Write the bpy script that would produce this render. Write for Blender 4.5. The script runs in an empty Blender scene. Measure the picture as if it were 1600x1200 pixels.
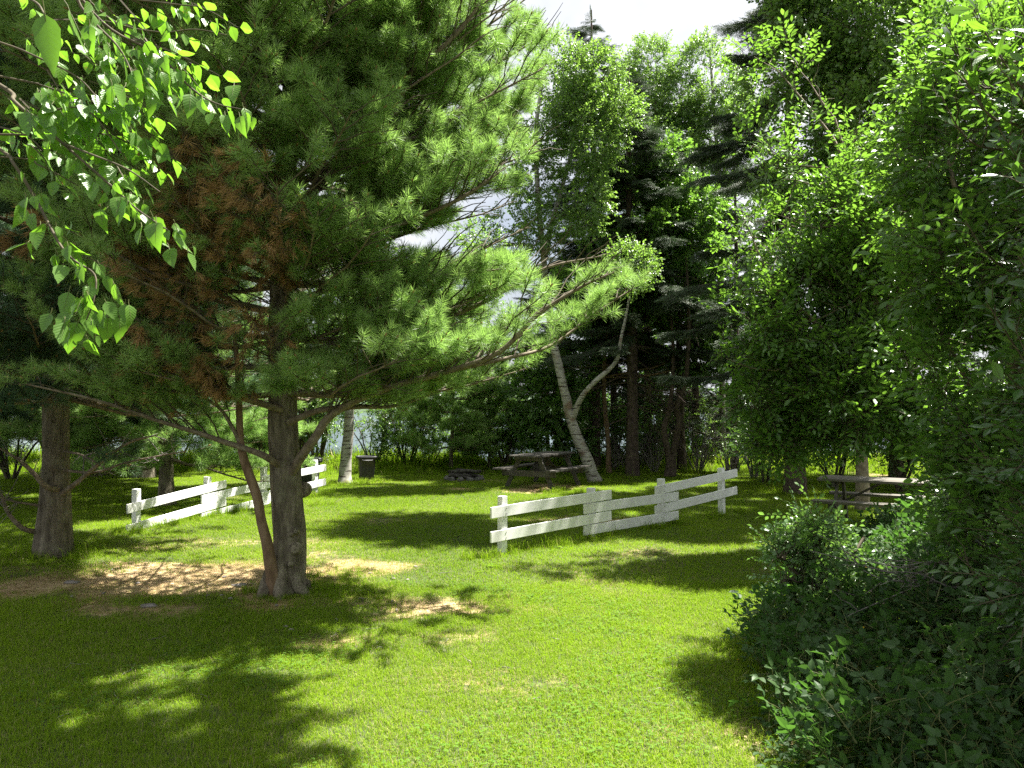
import bpy, math, random
import numpy as np
from mathutils import Vector, Matrix, noise
random.seed(7); RNG = np.random.default_rng(7)
C = bpy.context.scene; COL = C.collection; R = math.radians

# ------------------------------------------------------------------ camera
CAM_H = 1.85; F = 1209.0; PITCH = math.atan(35 / F)
cd = bpy.data.cameras.new('camera'); cam = bpy.data.objects.new('camera', cd); COL.objects.link(cam)
cam.location = (0, 0, CAM_H); cam.rotation_euler = (R(90) + PITCH, 0, 0)
cd.sensor_width = 36; cd.lens = 36 * F / 1600; cd.clip_start = 0.05; cd.clip_end = 5000
C.camera = cam
# ------------------------------------------------------------------ light
SUN_AZ = 26.0; SUN_EL = 64.0      # azimuth measured from +x towards +y
w = bpy.data.worlds.new('World'); C.world = w; w.use_nodes = True
nt = w.node_tree; bg = nt.nodes['Background']
sky = nt.nodes.new('ShaderNodeTexSky'); sky.sky_type = 'NISHITA'; sky.sun_disc = False
sky.sun_elevation = R(SUN_EL); sky.sun_rotation = R(90 - SUN_AZ)
sky.air_density = 1.0; sky.dust_density = 3.0; sky.ozone_density = 1.0
tc = nt.nodes.new('ShaderNodeTexCoord')
nz = nt.nodes.new('ShaderNodeTexNoise'); nz.inputs['Scale'].default_value = 2.2; nz.inputs['Detail'].default_value = 6
rp = nt.nodes.new('ShaderNodeValToRGB'); rp.color_ramp.elements[0].position = .30; rp.color_ramp.elements[1].position = .50
mx = nt.nodes.new('ShaderNodeMix'); mx.data_type = 'RGBA'
nt.links.new(tc.outputs['Generated'], nz.inputs['Vector']); nt.links.new(nz.outputs['Fac'], rp.inputs['Fac'])
nt.links.new(rp.outputs['Color'], mx.inputs[0]); nt.links.new(sky.outputs['Color'], mx.inputs[6])
mx.inputs[7].default_value = (7.6, 7.8, 8.2, 1)     # thin bright cloud, in the units of the sky texture
nt.links.new(mx.outputs[2], bg.inputs['Color']); bg.inputs['Strength'].default_value = 0.030
sd = bpy.data.lights.new('sun', 'SUN'); sun = bpy.data.objects.new('sun', sd); COL.objects.link(sun)
sd.energy = 5.0; sd.angle = R(0.55); sd.color = (1, .96, .88)
SD = Vector((math.cos(R(SUN_EL)) * math.cos(R(SUN_AZ)), math.cos(R(SUN_EL)) * math.sin(R(SUN_AZ)), math.sin(R(SUN_EL))))
sun.rotation_euler = SD.to_track_quat('Z', 'Y').to_euler(); sun.location = (8, 4, 15)
C.view_settings.view_transform = 'Standard'; C.view_settings.look = 'None'
C.view_settings.exposure = 2.2; C.view_settings.gamma = 1
cy = C.cycles
cy.max_bounces = 8; cy.diffuse_bounces = 3; cy.glossy_bounces = 2; cy.transmission_bounces = 5; cy.transparent_max_bounces = 8
cy.caustics_reflective = False; cy.caustics_refractive = False; cy.sample_clamp_indirect = 3; cy.use_denoising = False

# ------------------------------------------------------------------ picture point -> place
FW = np.array([0, math.cos(PITCH), math.sin(PITCH)]); UP = np.array([0, -math.sin(PITCH), math.cos(PITCH)])
def P(px, py, d):
    p = np.array([0, 0, CAM_H]) + d * (FW + (px - 800) / F * np.array([1, 0, 0]) + (600 - py) / F * UP)
    return Vector(p)
def sstep(a, b, x): 
    t = min(1, max(0, (x - a) / (b - a))); return t * t * (3 - 2 * t)
def H(x, y):
    z = 0.05 * noise.noise((x * .22, y * .22, 1.3)) + 0.015 * noise.noise((x * .9, y * .9, 4.1))
    z *= sstep(2, 6, abs(y))
    edge = 25.5 + 1.2 * noise.noise((x * .15, 0, 7))
    return z - 6.5 * sstep(edge, edge + 11, y) - 1.0 * sstep(60, 200, y)
def G(px, py):                                        # where the sight line meets the lawn
    v = FW + (px - 800) / F * np.array([1, 0, 0]) + (600 - py) / F * UP
    t = -CAM_H / v[2]; x, y = v[0] * t, v[1] * t
    return Vector((x, y, H(x, y)))
def AT(px, d):                                        # ground at a picture column and a depth
    x = (px - 800) / F * d; return Vector((x, d, H(x, d)))

# ------------------------------------------------------------------ materials
def newmat(name):
    m = bpy.data.materials.new(name); m.use_nodes = True; m.node_tree.nodes.clear(); return m, m.node_tree.nodes, m.node_tree.links
def ramp(n, l, src, stops):
    r = n.new('ShaderNodeValToRGB'); e = r.color_ramp.elements
    while len(e) < len(stops): e.new(.5)
    for el, (p, c) in zip(e, stops): el.position = p; el.color = (*c, 1)
    l.new(src, r.inputs['Fac']); return r.outputs['Color']
def mixc(n, l, fac, a, b, mode='MIX'):
    m = n.new('ShaderNodeMix'); m.data_type = 'RGBA'; m.blend_type = mode
    for i, v in ((0, fac), (6, a), (7, b)):
        if hasattr(v, 'links'): l.new(v, m.inputs[i])
        elif i == 0: m.inputs[0].default_value = v
        else: m.inputs[i].default_value = (*v, 1)
    return m.outputs[2]
def math_(n, l, op, a, b=0.0):
    m = n.new('ShaderNodeMath'); m.operation = op
    for i, v in enumerate((a, b)):
        if hasattr(v, 'links'): l.new(v, m.inputs[i])
        else: m.inputs[i].default_value = v
    return m.outputs[0]
def leaf_mat(name, c0, c1, trans, tfac=.42, rough=.42, spec=.4, var='tint', spots=None):
    """c0..c1 reflectance by the twig's own random tint; trans = colour of the light that passes through"""
    m, n, l = newmat(name)
    a = n.new('ShaderNodeAttribute'); a.attribute_type = 'INSTANCER'; a.attribute_name = 'tint'
    g = n.new('ShaderNodeAttribute'); g.attribute_name = 'shade'
    f = math_(n, l, 'ADD', math_(n, l, 'MULTIPLY', a.outputs['Fac'], .55), math_(n, l, 'MULTIPLY', g.outputs['Fac'], .5))
    col = mixc(n, l, f, c0, c1); tcol = mixc(n, l, f, tuple(.75 * x for x in trans), tuple(1.2 * x for x in trans))
    if spots:
        tx = n.new('ShaderNodeTexCoord'); ns = n.new('ShaderNodeTexNoise'); ns.inputs['Scale'].default_value = 60; l.new(tx.outputs['Object'], ns.inputs['Vector'])
        s = ramp(n, l, ns.outputs['Fac'], [(.66, (0, 0, 0)), (.72, (1, 1, 1))])
        col = mixc(n, l, s, col, spots); tcol = mixc(n, l, s, tcol, spots)
    p = n.new('ShaderNodeBsdfPrincipled')
    if spots:
        sp = n.new('ShaderNodeSeparateXYZ'); l.new(tx.outputs['Object'], sp.inputs[0]); ax = math_(n, l, 'ABSOLUTE', sp.outputs[0])
        v = math_(n, l, 'SUBTRACT', sp.outputs[1], math_(n, l, 'MULTIPLY', ax, .8)); v = math_(n, l, 'ABSOLUTE', math_(n, l, 'SINE', math_(n, l, 'MULTIPLY', v, 400)))
        rib = ramp(n, l, v, [(.0, (1, 1, 1)), (.22, (0, 0, 0))]); n2 = n.new('ShaderNodeTexNoise'); n2.inputs['Scale'].default_value = 25; l.new(tx.outputs['Object'], n2.inputs['Vector'])
        col = mixc(n, l, math_(n, l, 'MULTIPLY', rib, .35), col, tuple(min(1, x * 1.5) for x in c1)); tcol = mixc(n, l, math_(n, l, 'MULTIPLY', rib, .4), tcol, tuple(.5 * x for x in trans))
        tcol = mixc(n, l, ramp(n, l, n2.outputs['Fac'], [(.35, (0, 0, 0)), (.7, (.45, .45, .45))]), tcol, tuple(.45 * x for x in trans))
        bp = n.new('ShaderNodeBump'); bp.inputs['Strength'].default_value = .4; bp.inputs['Distance'].default_value = .001; l.new(v, bp.inputs['Height']); l.new(bp.outputs[0], p.inputs['Normal'])
    l.new(col, p.inputs['Base Color']); p.inputs['Roughness'].default_value = rough
    p.inputs['Specular IOR Level'].default_value = spec
    t = n.new('ShaderNodeBsdfTranslucent'); l.new(tcol, t.inputs['Color'])
    mxs = n.new('ShaderNodeMixShader'); mxs.inputs[0].default_value = tfac
    l.new(p.outputs[0], mxs.inputs[1]); l.new(t.outputs[0], mxs.inputs[2])
    o = n.new('ShaderNodeOutputMaterial'); l.new(mxs.outputs[0], o.inputs['Surface']); return m
def rough_mat(name, cols, scale=8, stretch=(1, 1, 1), bump=.4, rough=.85, dist=.02, detail=6, extra=None, spec=.25):
    m, n, l = newmat(name)
    tx = n.new('ShaderNodeTexCoord'); mp = n.new('ShaderNodeMapping'); mp.inputs['Scale'].default_value = stretch
    l.new(tx.outputs['Object'], mp.inputs['Vector'])
    ns = n.new('ShaderNodeTexNoise'); ns.inputs['Scale'].default_value = scale; ns.inputs['Detail'].default_value = detail; ns.inputs['Roughness'].default_value = .65
    l.new(mp.outputs[0], ns.inputs['Vector'])
    k = len(cols); col = ramp(n, l, ns.outputs['Fac'], [(.28 + .44 * i / max(1, k - 1), c) for i, c in enumerate(cols)])
    if extra: col = extra(n, l, tx, col)
    p = n.new('ShaderNodeBsdfPrincipled'); l.new(col, p.inputs['Base Color']); p.inputs['Roughness'].default_value = rough; p.inputs['Specular IOR Level'].default_value = spec
    b = n.new('ShaderNodeBump'); b.inputs['Strength'].default_value = bump; b.inputs['Distance'].default_value = dist
    l.new(ns.outputs['Fac'], b.inputs['Height']); l.new(b.outputs[0], p.inputs['Normal'])
    o = n.new('ShaderNodeOutputMaterial'); l.new(p.outputs[0], o.inputs['Surface']); return m
def birch_extra(n, l, tx, col):
    mp = n.new('ShaderNodeMapping'); mp.inputs['Scale'].default_value = (3, 3, 22); l.new(tx.outputs['Object'], mp.inputs['Vector'])
    ns = n.new('ShaderNodeTexNoise'); ns.inputs['Scale'].default_value = 1.3; ns.inputs['Detail'].default_value = 3; l.new(mp.outputs[0], ns.inputs['Vector'])
    f = ramp(n, l, ns.outputs['Fac'], [(.56, (0, 0, 0)), (.62, (1, 1, 1))])
    col = mixc(n, l, f, col, (.06, .045, .035))
    n2 = n.new('ShaderNodeTexNoise'); n2.inputs['Scale'].default_value = 2.2; l.new(tx.outputs['Object'], n2.inputs['Vector'])
    return mixc(n, l, ramp(n, l, n2.outputs['Fac'], [(.58, (0, 0, 0)), (.68, (1, 1, 1))]), col, (.2, .14, .1))
def lichen(n, l, tx, col):
    n2 = n.new('ShaderNodeTexNoise'); n2.inputs['Scale'].default_value = 5; n2.inputs['Detail'].default_value = 5; l.new(tx.outputs['Object'], n2.inputs['Vector'])
    return mixc(n, l, ramp(n, l, n2.outputs['Fac'], [(.55, (0, 0, 0)), (.7, (.7, .7, .7))]), col, (.2, .19, .13))
def dirt(n, l, tx, col):
    n2 = n.new('ShaderNodeTexNoise'); n2.inputs['Scale'].default_value = 3.5; n2.inputs['Detail'].default_value = 8; l.new(tx.outputs['Object'], n2.inputs['Vector'])
    col = mixc(n, l, ramp(n, l, n2.outputs['Fac'], [(.52, (0, 0, 0)), (.8, (.55, .55, .55))]), col, (.45, .44, .36))
    n3 = n.new('ShaderNodeTexNoise'); n3.inputs['Scale'].default_value = 38; l.new(tx.outputs['Object'], n3.inputs['Vector'])
    return mixc(n, l, ramp(n, l, n3.outputs['Fac'], [(.71, (0, 0, 0)), (.74, (1, 1, 1))]), col, (.25, .23, .19))
M = {}
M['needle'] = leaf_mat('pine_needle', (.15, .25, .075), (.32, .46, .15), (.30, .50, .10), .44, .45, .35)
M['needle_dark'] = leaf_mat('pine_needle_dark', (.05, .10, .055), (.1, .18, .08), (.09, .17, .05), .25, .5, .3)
M['needle_dead'] = leaf_mat('pine_needle_dead', (.19, .115, .048), (.50, .33, .15), (.36, .23, .09), .28, .6, .2)
M['spruce'] = leaf_mat('spruce_needle', (.038, .072, .04), (.085, .14, .07), (.07, .13, .04), .15, .5, .3)
M['birch_leaf'] = leaf_mat('birch_leaf', (.085, .17, .03), (.14, .26, .05), (.23, .50, .03), .5, .33, .55, spots=(.30, .2, .04))
M['leaf_light'] = leaf_mat('poplar_leaf', (.08, .15, .045), (.16, .26, .07), (.26, .46, .06), .42, .35, .5)
M['leaf_mid'] = leaf_mat('maple_leaf', (.06, .12, .035), (.13, .23, .055), (.21, .42, .045), .4, .36, .5)
M['leaf_dark'] = leaf_mat('cherry_leaf', (.04, .085, .03), (.08, .15, .045), (.14, .30, .03), .34, .27, .6)
M['thicket_leaf'] = leaf_mat('thicket_leaf', (.055, .115, .03), (.12, .21, .05), (.22, .44, .04), .38, .33, .45)
M['leaf_gray'] = leaf_mat('bush_leaf', (.09, .16, .07), (.17, .27, .11), (.22, .42, .06), .36, .3, .5)
M['bramble'] = leaf_mat('bramble_leaf', (.03, .065, .025), (.06, .11, .035), (.10, .24, .03), .32, .5, .22)
M['grass'] = leaf_mat('grass_blade', (.10, .195, .010), (.25, .35, .020), (.29, .48, .012), .42, .7, .12)
M['grass_dry'] = leaf_mat('dry_grass', (.26, .25, .09), (.42, .37, .17), (.36, .33, .11), .35, .6, .2)
M['clover'] = leaf_mat('clover_leaf', (.07, .155, .02), (.13, .24, .03), (.16, .34, .02), .4, .6, .15)
M['white_bloom'] = leaf_mat('white_petal', (.7, .7, .65), (.8, .8, .75), (.6, .6, .5), .3, .5, .3)
M['yellow_bloom'] = leaf_mat('yellow_petal', (.8, .6, .02), (.85, .65, .03), (.7, .5, .02), .3, .35, .4)
M['bark_pine'] = rough_mat('pine_bark', [(.045, .036, .024), (.15, .128, .092), (.31, .275, .20)], 16, (1, 1, .22), 1.0, .9, .05, 10, lichen)
M['bark_brown'] = rough_mat('young_bark', [(.09, .055, .03), (.19, .125, .075), (.27, .2, .13)], 12, (1, 1, .4), .5, .8, .01, 6)
M['bark_limb'] = rough_mat('limb_bark', [(.08, .06, .04), (.18, .145, .105), (.28, .245, .18)], 16, (1, 1, 1), .5, .85, .01, 6)
M['bark_dark'] = rough_mat('spruce_bark', [(.03, .023, .02), (.085, .062, .05), (.14, .11, .09)], 14, (1, 1, .5), .8, .9, .02, 8)
M['bark_birch'] = rough_mat('birch_bark', [(.2, .185, .155), (.34, .325, .285), (.45, .435, .39)], 6, (1, 1, 1), .2, .6, .005, 5, birch_extra)
M['twig'] = rough_mat('twig_bark', [(.05, .042, .028), (.12, .10, .065)], 20, (1, 1, 1), .3, .8, .004, 3)
M['twig_green'] = rough_mat('green_stem', [(.08, .10, .03), (.13, .14, .05)], 20, (1, 1, 1), .2, .6, .003, 2)
M['dead_wood'] = rough_mat('dead_wood', [(.07, .06, .055), (.2, .18, .165), (.33, .30, .28)], 14, (1, 1, 1), .4, .85, .006, 5)
M['white_paint'] = rough_mat('white_paint', [(.70, .70, .68), (.80, .80, .78), (.84, .84, .82)], 5, (1, 1, 1), .15, .55, .003, 8, dirt)
M['old_wood'] = rough_mat('weathered_wood', [(.04, .036, .031), (.085, .078, .068), (.15, .14, .125)], 14, (.12, 1.6, 1.6), .5, .85, .004, 8)
M['old_wood_pale'] = rough_mat('weathered_wood_pale', [(.07, .065, .055), (.13, .12, .10), (.2, .185, .16)], 14, (.12, 1.6, 1.6), .5, .85, .004, 8)
M['black_plastic'] = rough_mat('black_plastic', [(.012, .012, .014), (.022, .022, .026)], 6, (1, 1, 1), .1, .45, .002, 4, spec=.5)
M['char'] = rough_mat('charred_wood', [(.015, .014, .013), (.05, .045, .04), (.16, .15, .14)], 12, (1, 1, 1), .8, .95, .02, 5)
M['stone'] = rough_mat('fire_stone', [(.05, .048, .045), (.12, .115, .11), (.2, .19, .18)], 9, (1, 1, 1), .6, .9, .02, 5)
M['hole'] = rough_mat('knot_wood', [(.05, .04, .03), (.35, .31, .22)], 20, (1, 1, 1), .5, .9, .01, 5)

# ------------------------------------------------------------------ object helpers
def link(o, parent=None):
    COL.objects.link(o)
    if parent: o.parent = parent
    return o
def tag(o, label=None, cat=None, group=None, kind=None):
    for k, v in (('label', label), ('category', cat), ('group', group), ('kind', kind)):
        if v: o[k] = v
    return o
def empty(name, loc, label, cat, group=None, rz=0):
    o = bpy.data.objects.new(name, None); o.location = loc; o.rotation_euler = (0, 0, rz); o.empty_display_size = .2
    link(o); return tag(o, label, cat, group)
class MB:
    """collects shapes, then becomes ONE mesh object"""
    def __init__(s): s.v = []; s.f = []; s.m = []; s.sh = []; s.n = 0
    def add(s, verts, faces, mat=0, shade=.5):
        s.v.append(np.asarray(verts, float).reshape(-1, 3)); o = s.n
        for f in faces: s.f.append(tuple(i + o for i in f)); s.m.append(mat); s.sh.append(shade)
        s.n += len(s.v[-1])
    def box(s, c, size, rot=None, mat=0, jit=0):
        x, y, z = (a / 2 for a in size)
        vs = [Vector((sx * x, sy * y, sz * z)) for sx in (-1, 1) for sy in (-1, 1) for sz in (-1, 1)]
        if jit: vs = [v + Vector([random.uniform(-jit, jit) for _ in range(3)]) for v in vs]
        if rot is not None: vs = [rot @ v for v in vs]
        s.add([v + Vector(c) for v in vs], [(0, 1, 3, 2), (4, 6, 7, 5), (0, 4, 5, 1), (2, 3, 7, 6), (0, 2, 6, 4), (1, 5, 7, 3)], mat)
    def tube(s, pts, rad, sides=6, mat=0, cap=False, wob=0, seed=0, shade=.5):
        pts = [Vector(p) for p in pts]; n = len(pts); vs = []
        t = (pts[1] - pts[0]).normalized(); a = t.orthogonal().normalized()
        for i, p in enumerate(pts):
            t2 = (pts[min(i + 1, n - 1)] - pts[max(i - 1, 0)])
            if t2.length > 1e-9: t2.normalize(); a = (a - t2 * a.dot(t2)).normalized(); t = t2
            b = t.cross(a)
            for k in range(sides):
                an = 2 * math.pi * k / sides; r = rad[i]
                d = a * math.cos(an) + b * math.sin(an)
                if wob: r *= 1 + wob * noise.noise((d.x * 1.6 + seed, d.y * 1.6 + p.z * .2, p.z * 2.1 + seed)) + .4 * wob * noise.noise((d.x * 5 + seed, d.y * 5, p.z * 3.3))
                vs.append(p + d * r)
        fs = [(i * sides + k, i * sides + (k + 1) % sides, (i + 1) * sides + (k + 1) % sides, (i + 1) * sides + k) for i in range(n - 1) for k in range(sides)]
        if cap: fs += [tuple(range(sides))[::-1], tuple((n - 1) * sides + k for k in range(sides))]
        s.add(vs, fs, mat, shade)
    def build(s, name, mats, parent=None, smooth=True, bevel=0, kind=None, loc=None):
        me = s.mesh(name, mats, smooth); o = link(bpy.data.objects.new(name, me), parent)
        if loc is not None: o.location = loc
        if bevel:
            b = o.modifiers.new('bevel', 'BEVEL'); b.width = bevel; b.segments = 2; b.limit_method = 'ANGLE'
        if kind: o['kind'] = kind
        return o
    def mesh(s, name, mats, smooth=True):
        me = bpy.data.meshes.new(name)
        me.from_pydata(np.concatenate(s.v).tolist(), [], s.f)
        for m in (mats if isinstance(mats, (list, tuple)) else [mats]): me.materials.append(m)
        me.polygons.foreach_set('material_index', s.m); me.polygons.foreach_set('use_smooth', [smooth] * len(s.f))
        a = me.attributes.new('shade', 'FLOAT', 'FACE'); a.data.foreach_set('value', s.sh)
        return me
def spline(pts, n=8):
    """Catmull-Rom through pts, n pieces per span"""
    p = [Vector(q) for q in pts]; p = [p[0] * 2 - p[1]] + p + [p[-1] * 2 - p[-2]]; out = []
    for i in range(1, len(p) - 2):
        for k in range(n):
            t = k / n; a, b, c, d = p[i - 1], p[i], p[i + 1], p[i + 2]
            out.append(.5 * ((2 * b) + (c - a) * t + (2 * a - 5 * b + 4 * c - d) * t * t + (3 * b - a - 3 * c + d) * t ** 3))
    out.append(p[-2]); return out
def taper(n, r0, r1, pw=1.0): return [r1 + (r0 - r1) * (1 - i / (n - 1)) ** pw for i in range(n)]

# leaf blade: length along +y, width x, lifted edges, drooping tip
def leaf_geo(L, W, fold=.25, curl=.2, seg=4, peak=.42, ser=0.0):
    vs = []; fs = []
    for i in range(seg + 1):
        t = i / seg; wd = W / 2 * (math.sin(math.pi * min(1, t) ** (math.log(.5) / math.log(peak))) if 0 < t < 1 else 0)
        if ser and i % 2: wd *= 1 - ser
        y = L * t; z = -curl * L * t * t
        vs += [(-wd, y - (ser * .1 * L if i % 2 else 0), z + fold * wd), (0, y, z), (wd, y - (ser * .1 * L if i % 2 else 0), z + fold * wd)]
    for i in range(seg):
        a, b = 3 * i, 3 * i + 3
        if i == 0: fs += [(a + 1, b + 1, b), (a + 1, b + 2, b + 1)]
        elif i == seg - 1: fs += [(a, a + 1, b + 1), (a + 1, a + 2, b + 1)]
        else: fs += [(a, a + 1, b + 1, b), (a + 1, a + 2, b + 2, b + 1)]
    return np.array(vs, float), fs
def basis(y, up):
    y = Vector(y).normalized(); x = y.cross(Vector(up))
    if x.length < 1e-4: x = y.orthogonal()
    x.normalize(); z = x.cross(y); return np.array([x, y, z])    # rows
def put(mb, geo, p, y, up, s=1, mat=0, shade=.5):
    v, f = geo; mb.add(v * s @ basis(y, up) + np.array(p), f, mat, shade)

# ------------------------------------------------------------------ scattering (foliage, grass): instances of a twig mesh, owned by one 'stuff' part
_groups = {}
def scatter_group(protos):
    key = tuple(o.name for o in protos)
    if key in _groups: return _groups[key]
    g = bpy.data.node_groups.new('scatter', 'GeometryNodeTree')
    g.interface.new_socket('Geometry', in_out='INPUT', socket_type='NodeSocketGeometry'); g.interface.new_socket('Geometry', in_out='OUTPUT', socket_type='NodeSocketGeometry')
    n, l = g.nodes, g.links; gi = n.new('NodeGroupInput'); go = n.new('NodeGroupOutput'); jn = n.new('GeometryNodeJoinGeometry')
    def attr(name, t):
        a = n.new('GeometryNodeInputNamedAttribute'); a.data_type = t; a.inputs['Name'].default_value = name; return a.outputs['Attribute']
    rot, scl, var = attr('rot', 'FLOAT_VECTOR'), attr('scl', 'FLOAT'), attr('var', 'INT')
    for k, o in enumerate(protos):
        oi = n.new('GeometryNodeObjectInfo'); oi.inputs['Object'].default_value = o; oi.inputs['As Instance'].default_value = False
        cp = n.new('FunctionNodeCompare'); cp.data_type = 'INT'; cp.operation = 'EQUAL'; l.new(var, cp.inputs[2]); cp.inputs[3].default_value = k
        ip = n.new('GeometryNodeInstanceOnPoints'); l.new(gi.outputs[0], ip.inputs['Points']); l.new(cp.outputs[0], ip.inputs['Selection'])
        l.new(oi.outputs['Geometry'], ip.inputs['Instance']); l.new(rot, ip.inputs['Rotation']); l.new(scl, ip.inputs['Scale'])
        l.new(ip.outputs[0], jn.inputs[0])
    l.new(jn.outputs[0], go.inputs[0]); _groups[key] = g; return g
def euler_from(y, up):
    b = basis(y, up); return Matrix(b.T.tolist()).to_euler()
def scatter(name, items, protos, parent=None, kind='stuff'):
    """items: (point, direction, up, scale, variant, tint)"""
    if not items: return None
    me = bpy.data.meshes.new(name); me.from_pydata([tuple(i[0]) for i in items], [], [])
    a = me.attributes.new('rot', 'FLOAT_VECTOR', 'POINT'); a.data.foreach_set('vector', [c for i in items for c in euler_from(i[1], i[2])])
    a = me.attributes.new('scl', 'FLOAT', 'POINT'); a.data.foreach_set('value', [i[3] for i in items])
    a = me.attributes.new('var', 'INT', 'POINT'); a.data.foreach_set('value', [i[4] for i in items])
    a = me.attributes.new('tint', 'FLOAT', 'POINT'); a.data.foreach_set('value', [i[5] for i in items])
    o = link(bpy.data.objects.new(name, me), parent); md = o.modifiers.new('scatter', 'NODES'); md.node_group = scatter_group(protos)
    o['kind'] = kind; return o
def proto(name, mb, mats, smooth=False):
    return bpy.data.objects.new(name, mb.mesh(name, mats, smooth))       # never linked: only a source shape
def rnd_dir(): 
    v = Vector((random.gauss(0, 1), random.gauss(0, 1), random.gauss(0, 1))); return v.normalized()
def vary(i, n=3): return random.randrange(n)

# pine shoots: bundles of long soft needles round a short stem pointing +y
def pine_shoot(seed, n=72, L=.105, stem=.085, spread=92, mat=0, w=.0033):
    random.seed(seed); mb = MB()
    mb.tube([(0, 0, 0), (0, stem, 0)], [.0035, .0025], 4, 1)
    for i in range(n):
        t = (i + random.random()) / n; y0 = stem * (.05 + .95 * t)
        an = random.uniform(0, 2 * math.pi); sp = R(random.uniform(.45, 1) * spread * (1 - .55 * t ** 2) + 4)
        d = Vector((math.cos(an) * math.sin(sp), math.cos(sp), math.sin(an) * math.sin(sp)))
        l = L * random.uniform(.7, 1.1); b = d.cross(rnd_dir()).normalized() * w / 2
        p = Vector((0, y0, 0)); dr = Vector((0, 0, -.012 * random.random()))
        q = p + d * l * .55
        mb.add([p - b * .7, p + b * .7, q + b, q - b, p + d * l + dr], [(0, 1, 2, 3), (3, 2, 4)], 0, random.random())
    if seed in (2, 5): mb.tube([(0, stem - .01, 0), (0, stem + .004, .002), (0, stem + .02, .003)], [.006, .009, .002], 6, 2)
    return mb
PINE = [proto('pine_shoot', pine_shoot(s), [M['needle'], M['twig'], M['needle_dead']]) for s in (1, 2, 3)]
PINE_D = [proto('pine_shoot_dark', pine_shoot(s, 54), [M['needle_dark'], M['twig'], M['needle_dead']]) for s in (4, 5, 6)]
PINE_X = [proto('pine_shoot_dead', pine_shoot(s, 34, .10, .07, 34), [M['needle_dead'], M['twig']]) for s in (7, 8)]
def spruce_spray(seed, L=.42):
    random.seed(seed); mb = MB()
    def sprig(p, d, l):
        mb.tube([p, p + d * l], [.0022, .0012], 3, 1)
        n = int(l / .0065)
        for i in range(n):
            q = p + d * l * (i + .5) / n; x = rnd_dir(); x = (x - d * x.dot(d)).normalized(); nd = (d * .6 + x).normalized()
            b = d * .0042; mb.add([q - b, q + b, q + nd * .024], [(0, 1, 2)], 0, random.random())
    sprig(Vector((0, 0, 0)), Vector((0, 1, -.08)).normalized(), L)
    for k in range(7):
        for s in (-1, 1):
            t = .1 + .8 * k / 7; l = L * .5 * (1 - t * .7) * random.uniform(.7, 1.1)
            sprig(Vector((0, t * L, -.08 * t * L)), Vector((s * .8, .7, random.uniform(-.35, 0))).normalized(), l)
    return mb
SPRUCE = [proto('spruce_spray', spruce_spray(s), [M['spruce'], M['twig']]) for s in (1, 2)]
def leafy_twig(seed, L=.3, n=10, lw=(.06, .035), mat='leaf_mid', fold=.2, curl=.2, seg=3, peak=.42, droop=.3, angle=50, stemmat='twig'):
    random.seed(seed); mb = MB(); geo = [leaf_geo(lw[0], lw[1], fold * random.uniform(.3, 1.6), curl * random.uniform(-.5, 2), seg, peak) for _ in range(4)]
    pts = spline([(0, 0, 0), (random.uniform(-.02, .02), L * .5, .01), (random.uniform(-.03, .03), L, -.02)], 3); mb.tube(pts, taper(len(pts), .0035, .0015), 3, 1)
    for i in range(n):
        t = .15 + .85 * i / (n - 1); p = Vector(pts[0]).lerp(pts[-1], t); s = 1 if i % 2 else -1; a = R(random.uniform(.6, 1.2) * angle * (1 - .75 * (t > .97)))
        d = Vector((s * math.sin(a), math.cos(a), random.uniform(-droop, .25))).normalized(); up = Vector((random.uniform(-.6, .6), random.uniform(-.6, .6), 1))
        pet = p + d * lw[0] * .2; put(mb, random.choice(geo), pet, d + Vector((0, 0, -droop * random.random())), up, random.uniform(.65, 1.15), 0, random.random())
        mb.tube([p, pet], [.001, .001], 3, 1)
    return proto('leafy_twig', mb, [M[mat], M[stemmat]])
TW_LIGHT = [leafy_twig(s, .3, 11, (.06, .045), 'leaf_light', droop=.7, seg=3) for s in (1, 2, 3)]
TW_MAPLE = [leafy_twig(s, .3, 10, (.085, .075), 'leaf_mid', droop=.4, peak=.45, seg=3) for s in (1, 2, 3)]
TW_DARK = [leafy_twig(s, .30, 13, (.062, .026), 'leaf_dark', droop=.15, angle=52, seg=4, peak=.5) for s in (1, 2, 3, 4)]
TW_THICK = [leafy_twig(s, .28, 10, (.075, .034), 'thicket_leaf', droop=.25, angle=58, seg=4, peak=.5) for s in (1, 2, 3, 4)]
TW_GRAY = [leafy_twig(s, .26, 10, (.058, .037), 'leaf_gray', droop=.15, seg=4, peak=.5) for s in (1, 2, 3)]
def bramble_twig(seed, n=5, lw=(.055, .038)):
    random.seed(seed); mb = MB(); geo = [leaf_geo(lw[0], lw[1], random.uniform(.1, .35), random.uniform(0, .4), 6, .38, .14) for _ in range(4)]
    pts = spline([(0, 0, 0), (.01, .12, .02), (-.01, .24, 0)], 3); mb.tube(pts, taper(len(pts), .0028, .0015), 3, 1)
    for i in range(n):
        p = Vector(pts[0]).lerp(pts[-1], .15 + .85 * i / (n - 1)); a = i * 2.4 + random.uniform(-.4, .4)
        d = Vector((math.cos(a), .5, abs(math.sin(a)) * .5 + .15)).normalized(); e = p + d * random.uniform(.03, .07); mb.tube([p, e], [.0012, .001], 3, 1); sh_ = random.random(); up = Vector((random.uniform(-.4, .4), random.uniform(-.4, .4), 1)); sd = d.cross(up).normalized(); sc_ = random.uniform(.7, 1.15)
        for q, k in ((d, 1.0), ((d * .25 + sd), .8), ((d * .25 - sd), .8)): put(mb, random.choice(geo), e + (q * .004), q + Vector((0, 0, -.15)), up, sc_ * k, 0, sh_)
    return proto('bramble_twig', mb, [M['bramble'], M['twig_green']])
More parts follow.
